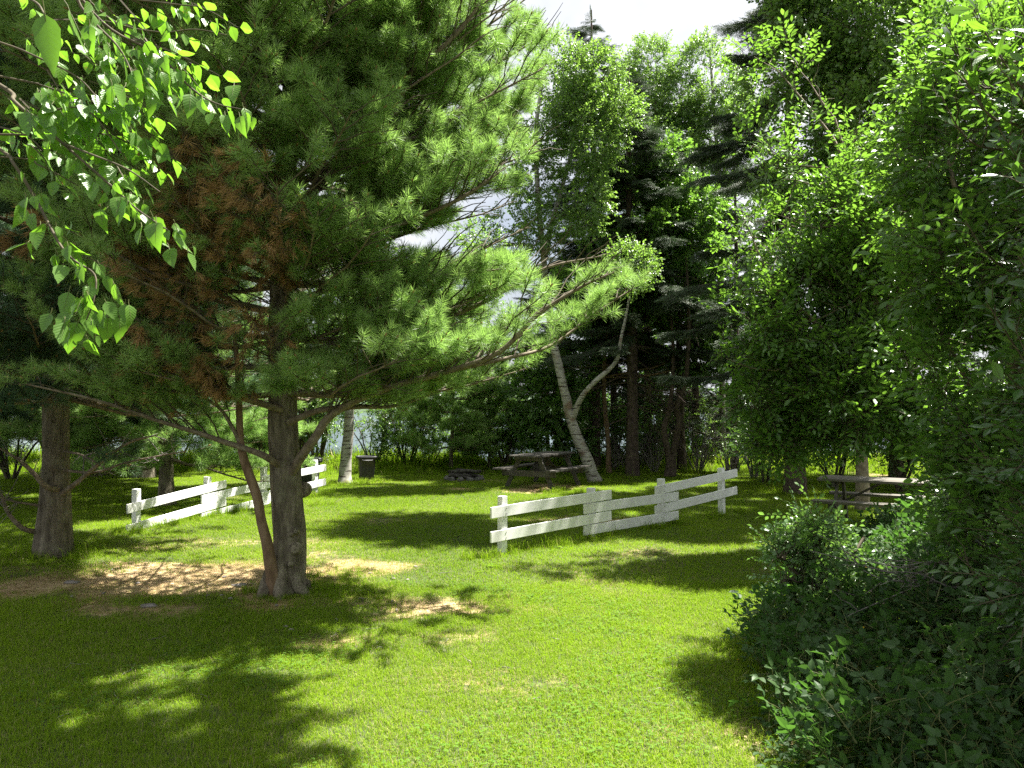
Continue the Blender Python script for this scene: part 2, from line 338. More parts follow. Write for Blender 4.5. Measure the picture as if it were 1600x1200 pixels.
TW_BRAMBLE = [bramble_twig(s) for s in (1, 2)] + [leafy_twig(s, .2, 10, (.05, .034), 'bramble', droop=.2, angle=65, seg=4, peak=.38, stemmat='twig_green') for s in (1,)]
TW_BIRCH = [leafy_twig(s, .28, 8, (.06, .046), 'birch_leaf', droop=.8, peak=.36, seg=4) for s in (1, 2)]

# ------------------------------------------------------------------ sky is the world; ground, lake, far shore
bare_spots = [(-3.6, 8.25, 1.9, .95, 1.0), (-4.9, 7.9, 1.0, .6, .8), (-3.2, 7.1, .9, .35, .5), (.2, 7.2, .6, .3, .3), (-.3, 6.3, .5, .3, .35), (-3.8, 10.6, 1.5, .5, .35), (-2.6, 8.8, .9, .6, .8), (-1.8, 9.1, .75, .4, .85), (-.75, 7.2, .75, .5, .62), (-1.35, 6.2, .35, .25, .7), (-1.2, 17.2, .45, .3, .8),
              (.4, 17.0, .8, .5, .9), (.9, 17.9, .9, .7, .8), (1.2, 12.6, 1.0, .6, .6), (-2.3, 7.4, .6, .4, .8), (1.3, 4.4, .5, .35, .35), (-4.9, 10.2, .6, .5, .4), (-.2, 5.2, .8, .4, .25), (2.1, 9.0, 3, 1.2, .12), (-2.2, 12.6, 1.3, .5, .3)]
def bare(x, y):
    n = .5 * noise.noise((x * 1.7, y * 1.7, 3)) + .3 * noise.noise((x * 5, y * 5, 9)); b = 0
    for cx, cy, rx, ry, s in bare_spots:
        d = math.hypot((x - cx) / rx, (y - cy) / ry); b = max(b, s * sstep(1.25, .35, d + n) if False else s * (1 - sstep(.3, 1.3, d + n * 1.3)))
    b = max(b, .75 * noise.noise((x * .45 + 3, y * .45, 40)) + .25 * noise.noise((x * 2.2, y * 2.2, 41)) - .08)
    #b = max(b, .55 * sstep(1.2, 3.2, abs(x) * .25 + (y - 20.5)) * (x > 2 or x < -6) * sstep(0, 1, y - 20))
    return b
def ground_mesh(name, xs, ys, mat, dz=0):
    vs = [(x, y, H(x, y) + dz) for y in ys for x in xs]; nx = len(xs)
    fs = [(j * nx + i, j * nx + i + 1, (j + 1) * nx + i + 1, (j + 1) * nx + i) for j in range(len(ys) - 1) for i in range(nx - 1)]
    me = bpy.data.meshes.new(name); me.from_pydata(vs, [], fs); me.materials.append(mat)
    a = me.attributes.new('bare', 'FLOAT', 'POINT'); a.data.foreach_set('value', [bare(v[0], v[1]) if v[1] < 26 and abs(v[0]) < 20 else .3 for v in vs])
    me.polygons.foreach_set('use_smooth', [True] * len(fs)); o = link(bpy.data.objects.new(name, me)); return tag(o, kind='structure')
def soil_mat():
    m, n, l = newmat('lawn_soil'); a = n.new('ShaderNodeAttribute'); a.attribute_name = 'bare'; tx = n.new('ShaderNodeTexCoord')
    def ns(s, d=6):
        k = n.new('ShaderNodeTexNoise'); k.inputs['Scale'].default_value = s; k.inputs['Detail'].default_value = d; l.new(tx.outputs['Object'], k.inputs['Vector']); return k.outputs['Fac']
    soil = ramp(n, l, ns(14, 10), [(.3, (.21, .135, .065)), (.5, (.41, .29, .155)), (.72, (.54, .42, .25))])
    dark = ramp(n, l, ns(25, 8), [(.3, (.03, .04, .012)), (.7, (.075, .09, .03))])
    f = math_(n, l, 'ADD', a.outputs['Fac'], math_(n, l, 'MULTIPLY', math_(n, l, 'SUBTRACT', ns(9), .5), .9))
    f = ramp(n, l, f, [(.25, (0, 0, 0)), (.55, (1, 1, 1))])
    p = n.new('ShaderNodeBsdfPrincipled'); l.new(mixc(n, l, f, dark, soil), p.inputs['Base Color']); p.inputs['Roughness'].default_value = .95
    b = n.new('ShaderNodeBump'); b.inputs['Strength'].default_value = .45; b.inputs['Distance'].default_value = .012; l.new(ns(55, 10), b.inputs['Height']); l.new(b.outputs[0], p.inputs['Normal'])
    o = n.new('ShaderNodeOutputMaterial'); l.new(p.outputs[0], o.inputs['Surface']); return m
M['soil'] = soil_mat()
def grade(a, b, s): return [a + (b - a) * i / s for i in range(s + 1)]
xs = [-900, -400, -150, -60] + grade(-30, -10, 30) + grade(-9.8, 8, 118)[1:] + grade(8.3, 30, 30) + [60, 150, 400, 900]
ys = [-60, -20, -8] + grade(-3, 2, 10) + grade(2.15, 20, 120)[0:] + grade(20.3, 40, 50) + [60, 100, 180]
ground = ground_mesh('ground', xs, ys, M['soil'])
def water_mat():
    m, n, l = newmat('lake_water'); p = n.new('ShaderNodeBsdfPrincipled'); p.inputs['Base Color'].default_value = (.03, .06, .08, 1); p.inputs['Roughness'].default_value = .12
    tx = n.new('ShaderNodeTexCoord'); mp = n.new('ShaderNodeMapping'); mp.inputs['Scale'].default_value = (.6, 1.6, 1); l.new(tx.outputs['Object'], mp.inputs['Vector'])
    k = n.new('ShaderNodeTexNoise'); k.inputs['Scale'].default_value = 1.4; k.inputs['Detail'].default_value = 6; l.new(mp.outputs[0], k.inputs['Vector'])
    b = n.new('ShaderNodeBump'); b.inputs['Strength'].default_value = .35; b.inputs['Distance'].default_value = .15; l.new(k.outputs['Fac'], b.inputs['Height']); l.new(b.outputs[0], p.inputs['Normal'])
    o = n.new('ShaderNodeOutputMaterial'); l.new(p.outputs[0], o.inputs['Surface']); return m
mb = MB(); mb.add([(-1800, 30, -5.2), (1800, 30, -5.2), (1800, 1500, -5.2), (-1800, 1500, -5.2)], [(0, 1, 2, 3)]); lake = mb.build('lake_water', water_mat()); tag(lake, kind='structure')
mb = MB(); hv = []; NX = 160
for j in range(12):
    for i in range(NX):
        x = -1800 + 3600 * i / (NX - 1); t = j / 11; y = 820 + 260 * t
        h = (14 + 20 * (noise.noise((x * .0035, 2, 0)) + .5) + 3 * noise.noise((x * .05, t * 3, 0)) + 4 * noise.noise((x * .017, t * 4, 3))) * math.sin(t * math.pi * .5) ** .6
        hv.append((x, y, -6 + h))
mb.add(hv, [(j * NX + i, j * NX + i + 1, (j + 1) * NX + i + 1, (j + 1) * NX + i) for j in range(11) for i in range(NX - 1)])
far = mb.build('hills', rough_mat('far_forest', [(.03, .05, .03), (.06, .09, .05)], .05, (1, 1, 1), .5, 1, 2)); tag(far, kind='structure')

# ------------------------------------------------------------------ trees: shared growing helpers
def wander(a, b, n, amp, sag=0.0, seed=None):
    """n+1 points from a to b, bowed by sag (down +) and wandering by amp"""
    a, b = Vector(a), Vector(b); L = (b - a).length; s = random.uniform(0, 99); out = []
    for i in range(n + 1):
        t = i / n; p = a.lerp(b, t); e = math.sin(math.pi * t)
        p = p + Vector((noise.noise((t * 2.5, s, 0)), noise.noise((t * 2.5, s, 5)), noise.noise((t * 2.5, s, 9)))) * amp * L * min(1, 3 * t) + Vector((0, 0, -sag * L * e))
        out.append(p)
    return out
def along(pts, t):
    f = t * (len(pts) - 1); i = min(int(f), len(pts) - 2); return pts[i].lerp(pts[i + 1], f - i), (pts[i + 1] - pts[i]).normalized()

def pine_bough(pts, r0, twigs, shoots, t0=.25, dens=1.0, up=.25, leng=.36, keep=None, sc=1.0, dead=None, deads=None, step=.10):
    """side branches with shoots all along a limb polyline"""
    L = sum((pts[i + 1] - pts[i]).length for i in range(len(pts) - 1)); n = max(3, int(L * (1 - t0) / step * dens)); side = 1
    for i in range(n):
        t = t0 + (1 - t0) * (i + random.random() * .6) / n; p, d = along(pts, min(t, .999)); side = -side
        hz = d.cross(Vector((0, 0, 1))); hz = hz.normalized() if hz.length > .1 else d.orthogonal().normalized()
        rl = random.uniform(-.7, .7)
        sd = (d * random.uniform(.5, .9) + hz * side * math.cos(rl) * .8 + Vector((0, 0, 1)) * (math.sin(rl) * .5 + up)).normalized()
        ln = (leng * L * (1 - t) ** .7 + .28) * random.uniform(.6, 1.15); ln = min(ln, 1.1)
        q = wander(p, p + sd * ln, 4, .08, -.06)
        if in_lit(q[-1]) and random.random() < .45: continue
        twigs.tube(q, taper(5, .004 + .007 * ln, .003), 4)
        m = max(2, int(ln / .085)); s2 = 1
        for k in range(m):
            u = .18 + .82 * (k + .5) / m; a, e = along(q, u); s2 = -s2
            td = (e * .9 + hz * s2 * random.uniform(.2, .9) * (1 if abs(e.dot(hz)) < .8 else .3) + d * random.uniform(-.1, .6) + Vector((0, 0, random.uniform(-.05, .6)))).normalized()
            tl = random.uniform(.06, .22) * (1.25 - u * .5); end = a + td * tl
            if keep and not keep(end): continue
            lz = in_lit(end)
            if lz and random.random() < (.93 if lz == 1 else .48): continue
            twigs.tube([a, end], [.003, .0022], 3)
            for g in range(1 + (tl > .12)):
                pp = a.lerp(end, .35 + .65 * g) ; sdv = (td + Vector((0, 0, .25)) + rnd_dir() * .25).normalized()
                tgt = deads if (dead and dead(pp)) else shoots
                tgt.append((pp, sdv, rnd_dir(), sc * random.uniform(.75, 1.15), random.randrange(2 if tgt is deads else 3), random.random()))
        e = (q[-1] - q[-2]).normalized()
        if not keep or keep(q[-1]): (deads if dead and dead(q[-1]) else shoots).append((q[-1], (e + Vector((0, 0, .3))).normalized(), rnd_dir(), sc * random.uniform(.9, 1.2), random.randrange(2), random.random()))

LIT_PX = [[(545, 1195), (535, 1010), (600, 930), (690, 895), (760, 880), (900, 862), (1010, 850), (1050, 890), (1130, 950), (1100, 1060), (1150, 1195)],
          [(90, 905), (150, 868), (410, 850), (425, 885), (385, 925), (250, 935), (150, 935)], [(150, 835), (300, 815), (420, 815), (420, 845), (230, 858)], [(485, 860), (620, 858), (640, 900), (560, 908), (490, 900)], [(430, 800), (520, 790), (560, 815), (500, 850), (430, 850)]]
LIT = [[(G(*q).x, G(*q).y) for q in pl] for pl in LIT_PX] + [[(-.7, 9.2), (1.5, 11.4), (2.1, 10.8), (.3, 8.7)], [(1.6, 5.6), (2.8, 5.6), (3.0, 6.7), (1.7, 6.7)]]
def in_lit(p):  # crowns are thinned where their shadow would cover the chosen sunlit areas
    if p.z < .9: return False
    x, y = p.x - SD.x / SD.z * p.z, p.y - SD.y / SD.z * p.z
    x += .35 * noise.noise((p.x * 1.3, p.y * 1.3, p.z * 1.3)); y += .3 * noise.noise((p.x * 1.3, p.y * 1.3, p.z * 1.3 + 9))
    for pl in LIT:
        c = False; j = len(pl) - 1
        for i in range(len(pl)):
            if (pl[i][1] > y) != (pl[j][1] > y) and x < (pl[j][0] - pl[i][0]) * (y - pl[i][1]) / (pl[j][1] - pl[i][1]) + pl[i][0]: c = not c
            j = i
        if c: return 1 if pl is LIT[1] else 2
    return 0
def leaf_cloud(clumps, dens, sc=1.0, nv=3, hole=.0, out=.6, upb=.2):
    """clumps: (centre Vector, (rx, ry, rz)); returns scatter items with gaps and outward-facing twigs"""
    items = []; 
    for c, r in clumps:
        vol = r[0] * r[1] * r[2]; n = int(dens * (r[0] * r[1] + r[1] * r[2] + r[0] * r[2]) / 3 * 62)
        for _ in range(n):
            d = rnd_dir(); k = random.uniform(.25, 1) ** .45; p = c + Vector((d.x * r[0], d.y * r[1], d.z * r[2])) * k
            if noise.noise(p * (1.1 / max(.25, min(r)) ** .5)) < hole: continue
            if in_lit(p) and random.random() < .8: continue
            dr = (d * out + rnd_dir() * .7 + Vector((0, 0, upb))).normalized()
            items.append((p, dr, rnd_dir() * .7 + Vector((0, 0, 1)), sc * random.uniform(.7, 1.2), random.randrange(nv), random.random()))
    return items
def tree_root(name, base, label, cat='tree', group=None): return empty(name, base, label, cat, group)
def rel(items, o): 
    b = o.location; return [(Vector(i[0]) - b, *i[1:]) for i in items]
def rpts(pts, o): return [Vector(p) - o.location for p in pts]
def leaf_tree(name, label, base, trunk, r0, clumps, twigs, dens, bark, sc=1.0, hole=-.15, group=None, nlimb=1, r1=.03, cat='tree', upb=.2, sides=12, wob=.25):
    """trunk: list of polylines (first = main); clumps as in leaf_cloud"""
    o = tree_root(name, base, label, cat, group); random.seed(hash(label) % 9999 if False else sum(map(ord, label)))
    main = spline(trunk[0], 5); mb = MB(); rr = taper(len(main), r0, r1, .8); rr[0] *= 1.35; rr[1] *= 1.12
    mb.tube(rpts(main, o), rr, sides, wob=wob, seed=r0 * 77); mb.build('trunk', bark, o)
    lp = [main]
    for t in trunk[1:]:
        q = spline(t, 5); mb = MB(); mb.tube(rpts(q, o), taper(len(q), r0 * .55, .015), 8, wob=.15, seed=3); mb.build('limb', bark, o); lp.append(q)
    br = MB(); ends = []
    for c, r in clumps:
        for k in range(nlimb + 2):
            best = min(((main + sum(lp[1:], []))[j] for j in range(0, len(main) + sum(len(x) for x in lp[1:]), 2)), key=lambda q: (q - c).length + max(0, q.z - c.z) * 2)
            e = c + Vector((random.uniform(-.7, .7) * r[0], random.uniform(-.7, .7) * r[1], random.uniform(-.4, .6) * r[2]))
            if k and in_lit(e): continue
            q = wander(best, e, 6, .1, .04); br.tube(rpts(q, o), taper(7, .008 + .008 * (e - best).length, .004), 5)
            for g in range(4):
                a, _ = along(q, random.uniform(.4, .95)); e2 = a + (rnd_dir() + Vector((0, 0, .3))) * min(r) * .6; br.tube(rpts(wander(a, e2, 3, .1), o), taper(4, .008, .003), 4)
    br.build('branches', bark if bark is not M['bark_birch'] else M['twig'], o, kind='stuff')
    it = leaf_cloud(clumps, dens, sc, len(twigs), hole, upb=upb); scatter('foliage', rel(it, o), twigs, o)
    return o
def spruce_tree(label, base, h, r0, lo, hi_len, dens=1.0, sparse=0, group=None, lean=0, name='spruce_tree', green_from=None, bark='bark_dark', seed=1, keepf=None):
    """conifer: straight trunk, tiers of drooping limbs; limbs below green_from are bare"""
    random.seed(seed); o = tree_root(name, base, label, 'tree', group); top = Vector((lean, 0, h))
    tp = [Vector((lean * t + .04 * math.sin(5 * t + seed), 0, h * t)) for t in grade(0, 1, 14)]
    mb = MB(); rr = taper(15, r0, .02, .85); rr[0] *= 1.25; mb.tube(tp, rr, 12, wob=.2, seed=seed); mb.build('trunk', M[bark], o)
    br = MB(); it = []; z = lo; green_from = green_from if green_from is not None else lo
    while z < h - .15:
        t = (z - lo) / (h - lo); L = hi_len * (1 - t) ** .75 * min(1, .65 + t * 1.5) + .12; n = 5 if z > green_from else 4
        for k in range(n):
            if random.random() < sparse: continue
            a = random.uniform(0, 2 * math.pi); l = L * random.uniform(.6, 1.15); p, _ = along(tp, z / h)
            e = p + Vector((math.cos(a) * l, math.sin(a) * l, l * (random.uniform(-.35, -.05) if t < .6 else random.uniform(-.05, .35))))
            q = wander(p, e, 6, .07, .04 if t < .6 else -.03); br.tube(q, taper(7, .009 + .007 * l, .004), 4)
            if z < green_from - random.uniform(0, .8):
                for g in range(5):
                    c, d = along(q, random.uniform(.3, .98)); br.tube(wander(c, c + (d + rnd_dir() * .8).normalized() * random.uniform(.2, .6), 3, .12), taper(4, .005, .002), 3)
                continue
            m = max(3, int(l / .065 * dens))
            for g in range(m):
                u = .22 + .78 * (g + .6) / m; c, d = along(q, min(.999, u)); hz = d.cross(Vector((0, 0, 1))).normalized()
                for s in (-1, 1):
                    dd = (d * .8 + hz * s * random.uniform(.3, 1) + Vector((0, 0, random.uniform(-.55, .1)))).normalized()
                    ll = (Vector(c)) 
                    if keepf and not keepf(ll + o.location): continue
                    it.append((ll, dd, Vector((0, 0, 1)) + rnd_dir() * .4, random.uniform(.7, 1.25) * (.55 + .45 * min(1, L)), random.randrange(2), random.random()))
            it.append((q[-1], (q[-1] - q[-2]).normalized(), Vector((0, 0, 1)), .9, 0, random.random()))
        z += .27 + .12 * random.random()
    it.append((tp[-1] - Vector((0, 0, .3)), Vector((0, 0, 1)), Vector((1, 0, 0)), 1.1, 0, .5))
    br.build('branches', M[bark], o, kind='stuff'); scatter('foliage', it, SPRUCE, o); return o
# ================================================================== TREES
def px_of(p):
    v = np.array(p) - np.array([0, 0, CAM_H]); d = float(v @ FW)
    return (800 + F * v[0] / d, 600 - F * float(v @ UP) / d, d) if d > .05 else (0, 0, d)
def interp(tab, y): return float(np.interp(y, [a for a, b in tab], [b for a, b in tab]))
def CL(px, py, d, r, sq=1.0, dy=1.0):
    k = r / F * d; return (P(px, py, d), (k, k * dy, k * sq))

# ---- the big white pine beside the fence gap
random.seed(11)
HB = AT(443, 7.75)
pine = tree_root('white_pine', HB, 'tall pine with a dead orange patch in its crown and a thin second stem', 'tree')
hp = [P(446, 942, 7.75), P(447, 900, 7.75), P(451, 850, 7.75), P(449, 800, 7.75), P(446, 740, 7.75), P(444, 690, 7.75), P(443, 640, 7.75), P(441, 500, 7.75), P(445, 300, 7.75), P(456, 130, 7.75), P(460, 0, 7.75), P(462, -250, 7.8), P(460, -480, 7.8)]
hr = [.25, .178, .16, .158, .156, .148, .138, .135, .105, .085, .07, .04, .015]
hs = spline(hp, 6); hrs = list(np.interp(np.linspace(0, 12, len(hs)), range(13), hr))
mb = MB(); mb.tube(rpts(hs, pine), hrs, 32, wob=.16, seed=5)
for k, (a, ln) in enumerate(((235, .27), (285, .31), (345, .34), (20, .3), (110, .33))):       # root flare
    d = Vector((math.cos(R(a)), math.sin(R(a)), 0)); mb.tube([d * .03 + Vector((0, 0, .34)), d * .11 + Vector((0, 0, .16)), d * .2 + Vector((0, 0, .05)), d * ln + Vector((0, 0, -.05))], [.09, .085, .07, .03], 12, wob=.6, seed=k)
mb.build('trunk', M['bark_pine'], pine)
def knot(px, py, r, out=.175, ang=None):
    c = P(px, py, 7.75 - out) - pine.location; k = MB(); d = Vector(((px - 449) / 70, -1, .1)).normalized()
    for i, (rr_, off) in enumerate(((r, 0), (r * .95, .018), (r * .6, .026), (r * .5, .012))):
        pass
    k.tube([c - d * .05, c - d * .012, c + d * .006, c + d * .012, c + d * .006, c + d * .010, c + d * .004], [r * 1.7, r * 1.3, r, r * .78, r * .62, r * .4, .002], 14, wob=.12, seed=px)
    return k
knot(461, 858, .04).build('knot', M['hole'], pine); knot(453, 882, .02).build('knot', M['hole'], pine); knot(462, 830, .022).build('knot', M['bark_pine'], pine)
knot(474, 765, .05, -.02).build('knot', M['bark_pine'], pine); knot(478, 914, .035, .02).build('knot', M['bark_pine'], pine); knot(455, 835, .018).build('knot', M['hole'], pine)
stem2 = spline([P(438, 945, 7.66), P(425, 895, 7.52), P(417, 850, 7.5), P(408, 815, 7.5), P(401, 775, 7.5), P(384, 725, 7.5), P(376, 690, 7.5), P(374, 640, 7.5), P(372, 590, 7.55), P(366, 520, 7.6)], 5)
mb = MB(); mb.tube(rpts(stem2, pine), [a_ * (1 + 1.1 * max(0, 1 - i_ / 5)) for i_, a_ in enumerate(taper(len(stem2), .06, .018, .7))], 14, wob=.22, seed=9); mb.build('stem', M['bark_brown'], pine)
st3 = [P(379, 700, 7.5), P(363, 668, 7.45), P(345, 640, 7.4), P(318, 620, 7.35), P(292, 600, 7.3)]
def hkeep(p):
    x, y, d = px_of(p)
    if d < 1.8: return False
    xm = interp([(-600, 700), (-200, 790), (0, 790), (60, 868), (110, 852), (150, 828), (230, 835), (300, 805), (335, 735), (362, 650), (385, 640), (400, 760), (415, 960), (430, 1015), (480, 1000), (520, 930), (560, 885), (600, 820), (640, 700), (660, 600)], y) + 14 * noise.noise((y * .05, d * 2, 3))
    if x > xm or y > 668: return False
    if x > 345 and y > 640 + .05 * abs(x - 440): return False
    if 600 < x < 760 and 365 < y < 408 and noise.noise(p * 3.0) < .2: return False
    if x > 640 and y < 360 and noise.noise(p * 2.2) < -.22: return False
    return noise.noise(p * 1.6) > (-.26 if x > 520 else -.36)
LITP = [(-3.8, 8.3), (-4.5, 8.2), (-3.0, 8.7), (-3.4, 7.9), (-2.9, 10.9), (-.9, 7.2), (-.4, 6.2), (.1, 8.2), (-1.6, 9.0), (-1.5, 11.5)]
def sungap(p, rad=.55):
    """gaps in the crown through which the sun reaches the lawn"""
    gx, gy = p.x - SD.x / SD.z * p.z, p.y - SD.y / SD.z * p.z
    return any((gx - a) ** 2 + (gy - b) ** 2 < rad * rad * (1 + .8 * noise.noise(p * 2)) for a, b in LITP)
def hdead(p):
    x, y, d = px_of(p)
    if d > 7.9: return False
    u = ((x - 325) / 135) ** 2 + ((y - 400) / 235) ** 2
    return (u + 1.3 * noise.noise(p * 2.6) < .74 and y > 180 and random.random() < .85) or (((x - 45) / 55) ** 2 + ((y - 360) / 50) ** 2 < .6 and d < 7.9)
tw, sh, dd = MB(), [], []
limbs = [  # (polyline, radius, t0, density)
    ([P(452, 350, 7.75), P(500, 287, 7.55), P(552, 224, 7.4), P(619, 164, 7.3), P(640, 115, 7.2), P(696, 70, 7.1), P(745, 12, 7.0), P(775, -60, 6.9)], .045, .1, 1.3),
    ([P(637, 118, 7.2), P(636, 60, 7.15), P(628, 0, 7.1), P(640, -80, 7.0)], .022, .1, 1.2),
    ([P(552, 222, 7.4), P(545, 180, 7.3), P(528, 120, 7.2), P(505, 50, 7.1), P(500, -20, 7)], .02, .1, 1.2),
    ([P(630, 118, 7.2), P(605, 75, 7.1), P(585, 35, 7.0)], .016, .1, 1.1),
    ([P(447, 752, 7.75), P(472, 712, 7.5), P(492, 685, 7.4), P(522, 645, 7.4), P(600, 608, 7.3), P(700, 580, 7.2), P(780, 550, 7.1), P(840, 492, 7.0), P(905, 450, 6.95), P(960, 425, 6.9)], .05, .28, 1.25),
    ([P(450, 660, 7.65), P(500, 641, 7.6), P(560, 636, 7.6), P(620, 634, 7.7), P(690, 610, 7.9)], .036, .3, 1.0),
    ([P(448, 560, 7.7), P(560, 530, 7.8), P(660, 510, 7.9), P(760, 470, 8.0), P(850, 420, 8.0), P(940, 400, 7.9)], .04, .15, 1.25),
    ([P(446, 480, 7.7), P(520, 450, 7.6), P(610, 440, 7.4), P(700, 430, 7.3), P(790, 420, 7.2)], .035, .15, 1.1),
    ([P(700, 580, 7.2), P(790, 560, 7.5), P(860, 540, 7.8), P(930, 490, 8.0), P(990, 450, 8.1)], .022, .1, 1.2),
    ([P(445, 420, 7.7), P(540, 380, 7.5), P(640, 345, 7.2), P(720, 310, 7.0), P(780, 270, 6.9)], .036, .12, 1.25),
    ([P(447, 380, 7.8), P(560, 330, 8.1), P(680, 290, 8.4), P(760, 230, 8.6), P(820, 160, 8.8)], .036, .15, 1.2),
    ([P(450, 300, 7.8), P(560, 230, 8.0), P(680, 170, 8.2), P(760, 110, 8.4), P(860, 50, 8.5)], .036, .15, 1.25),
    ([P(455, 200, 7.8), P(560, 120, 8.0), P(650, 60, 8.1), P(740, -20, 8.2)], .034, .1, 1.1),
    ([P(447, 735, 7.75), P(420, 716, 7.5), P(395, 705, 7.45), P(355, 692, 7.4), P(300, 673, 7.3), P(240, 655, 7.2), P(150, 625, 7.0), P(40, 600, 6.9)], .04, .45, .7),
    (st3, .024, .3, .8),
    ([P(440, 640, 7.6), P(380, 622, 7.3), P(320, 606, 7.1), P(250, 560, 6.9), P(180, 520, 6.7)], .035, .2, 1.0),
]
limb_objs = []
for pts, r, t0, dn in limbs:
    q = spline(pts, 5); b = MB(); b.tube(rpts(q, pine), taper(len(q), r, .006, .8), 10, wob=.15, seed=r * 100); b.build('limb', M['bark_limb'], pine)
    pine_bough(q, r, tw, sh, t0, dn * 1.5, keep=hkeep, dead=hdead, deads=dd)
z = 1.98; br = MB()
while z < 9.2:
    p = P(443, 600 - (z - CAM_H) / 7.75 * F, 7.75); p.z = z
    for k in range(7):
        a = k * math.pi / 3.5 + random.uniform(-.4, .4) + z * 1.7; l = interp([(1.9, 2.2), (3, 2.5), (5, 2.6), (7, 2.0), (9.2, .7)], z) * random.uniform(.75, 1.15)
        if math.sin(a) < -.3: l *= .85
        up = interp([(1.9, .12), (3.5, .3), (6, .55), (9, .9)], z); e = p + Vector((math.cos(a) * l, math.sin(a) * l, l * up * random.uniform(.6, 1.2)))
        q = wander(p, e, 8, .06, .05); br.tube(rpts(q, pine), taper(9, .014 + .006 * l, .005), 6)
        pine_bough(q, .02, tw, sh, .2, 1.15, keep=hkeep, dead=hdead, deads=dd)
    z += .27
br.build('branches', M['bark_limb'], pine, kind='stuff')
tw.v = [v - np.array(pine.location) for v in tw.v]
tw.build('twigs', M['twig'], pine, kind='stuff')
scatter('foliage', rel(sh, pine), PINE, pine); scatter('dead_needles', rel([(p, Vector((d.x * .9, d.y * .9, -.9 + 1.1 * random.random())), u, s * 1.1, v, t) for p, d, u, s, v, t in dd], pine), PINE_X, pine)
print('pine shoots', len(sh), len(dd))

# ---- other pines
def pine_tree(label, base, h, r0, lo, lens, up=(.1, .7), seed=1, protos=None, bare_limbs=(), dens=.8, sc=1.1, nk=5, step=.42, keep=None, group=None, dark=None, ls=1.0, name='white_pine'):
    random.seed(seed); o = tree_root(name, base, label, 'tree', group); B = Vector(base); T = MB(); S = []; br = MB(); t_ = MB()
    tp = [B + Vector((.06 * math.sin(3 * t + seed), .05 * math.sin(4 * t), h * t)) for t in grade(0, 1, 16)]
    rr = taper(17, r0, .02, .85); rr[0] *= 1.3; T.tube(rpts(tp, o), rr, 22, wob=.2, seed=seed); T.build('trunk', M['bark_pine'] if name == 'white_pine' else M['bark_dark'], o)
    for pts, r in bare_limbs:
        q = spline(pts, 5); b = MB(); b.tube(rpts(q, o), taper(len(q), r, .006, .8), 8, wob=.15); b.build('limb', M['bark_limb'], o)
        for g in range(12):
            c, d = along(q, random.uniform(.35, .98)); e = c + (d + rnd_dir()).normalized() * random.uniform(.15, .5); t_.tube(rpts(wander(c, e, 3, .15), o), taper(4, .006, .002), 4)
        pine_bough(q, r, t_, S, .8, .6, sc=sc, keep=keep)
    n0 = sum(len(v) for v in t_.v) if False else 0
    z = lo; tv = MB()
    while z < h:
        t = (z - lo) / (h - lo); p, _ = along(tp, z / h)
        for k in range(nk):
            a = k * 2 * math.pi / nk + random.uniform(-.5, .5) + z * 2; l = interp([(0, lens[0]), (.35, lens[1]), (1, .35)], t) * random.uniform(.7, 1.15)
            e = p + Vector((math.cos(a) * l, math.sin(a) * l, l * (up[0] + (up[1] - up[0]) * t) * random.uniform(.5, 1.2)))
            q = wander(p, e, 6, .07, .06); br.tube(rpts(q, o), taper(7, .012 + .007 * l, .005), 5); pine_bough(q, .02, tv, S, .22, dens, keep=keep, sc=sc, step=.13)
        z += step * random.uniform(.8, 1.2)
    tv.v = [v - np.array(o.location) for v in tv.v]
    tv.v += t_.v if False else []
    br.build('branches', M['bark_limb'], o, kind='stuff')
    if tv.n: tv.build('twigs', M['twig'], o, kind='stuff')
    if t_.n:
        t_.build('bare_twigs', M['dead_wood'], o, kind='stuff')
    scatter('foliage', rel(S, o), protos or PINE_D, o); print(label, len(S)); return o
LB = AT(82, 9.5)
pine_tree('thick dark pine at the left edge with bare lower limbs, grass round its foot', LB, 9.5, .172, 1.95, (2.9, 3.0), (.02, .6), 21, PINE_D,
    [([P(92, 765, 9.4), P(72, 760, 9.2), P(48, 735, 9.1), P(25, 715, 9.0), P(-20, 690, 8.9)], .04), ([P(95, 772, 9.4), P(125, 750, 9.3), P(170, 712, 9.2), P(205, 690, 9.2), P(245, 680, 9.1)], .035),
     ([P(60, 832, 9.4), P(35, 825, 9.2), P(12, 800, 9.1), P(0, 770, 9.0), P(-30, 740, 9)], .035), ([P(100, 735, 9.4), P(150, 738, 9.3), P(200, 722, 9.2), P(290, 705, 9.1)], .02), ([P(65, 790, 9.4), P(30, 785, 9.2), P(-20, 775, 9)], .018),
     ([P(100, 705, 9.4), P(130, 712, 9.2), P(170, 735, 9.1)], .016)], 1.2, 1.25, step=.34, keep=lambda p: px_of(p)[2] > 2)
pine_tree('younger pine with light drooping boughs behind the left fence', AT(262, 14.5), 7.5, .13, .9, (2.4, 2.1), (-.12, .6), 22, PINE, (), 1.0, 1.4, keep=lambda p: p.z > .75 + .25 * noise.noise(p))
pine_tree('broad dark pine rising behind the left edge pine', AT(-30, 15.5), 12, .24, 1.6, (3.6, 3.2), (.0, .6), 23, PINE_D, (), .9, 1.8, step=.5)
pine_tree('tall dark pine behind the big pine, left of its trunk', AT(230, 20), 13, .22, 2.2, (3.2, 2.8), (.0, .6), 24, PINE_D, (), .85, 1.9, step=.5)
pine_tree('small yellow green pine left of the far picnic table, beyond the fire ring', AT(705, 22.5), 5.0, .06, .7, (1.5, 1.3), (.05, .6), 25, PINE, (), 1.0, 1.5)
pine_tree('slender pine sapling just right of the small yellow green pine', AT(762, 23.2), 3.9, .05, .5, (1.1, .9), (.05, .6), 26, PINE, (), 1.0, 1.4)
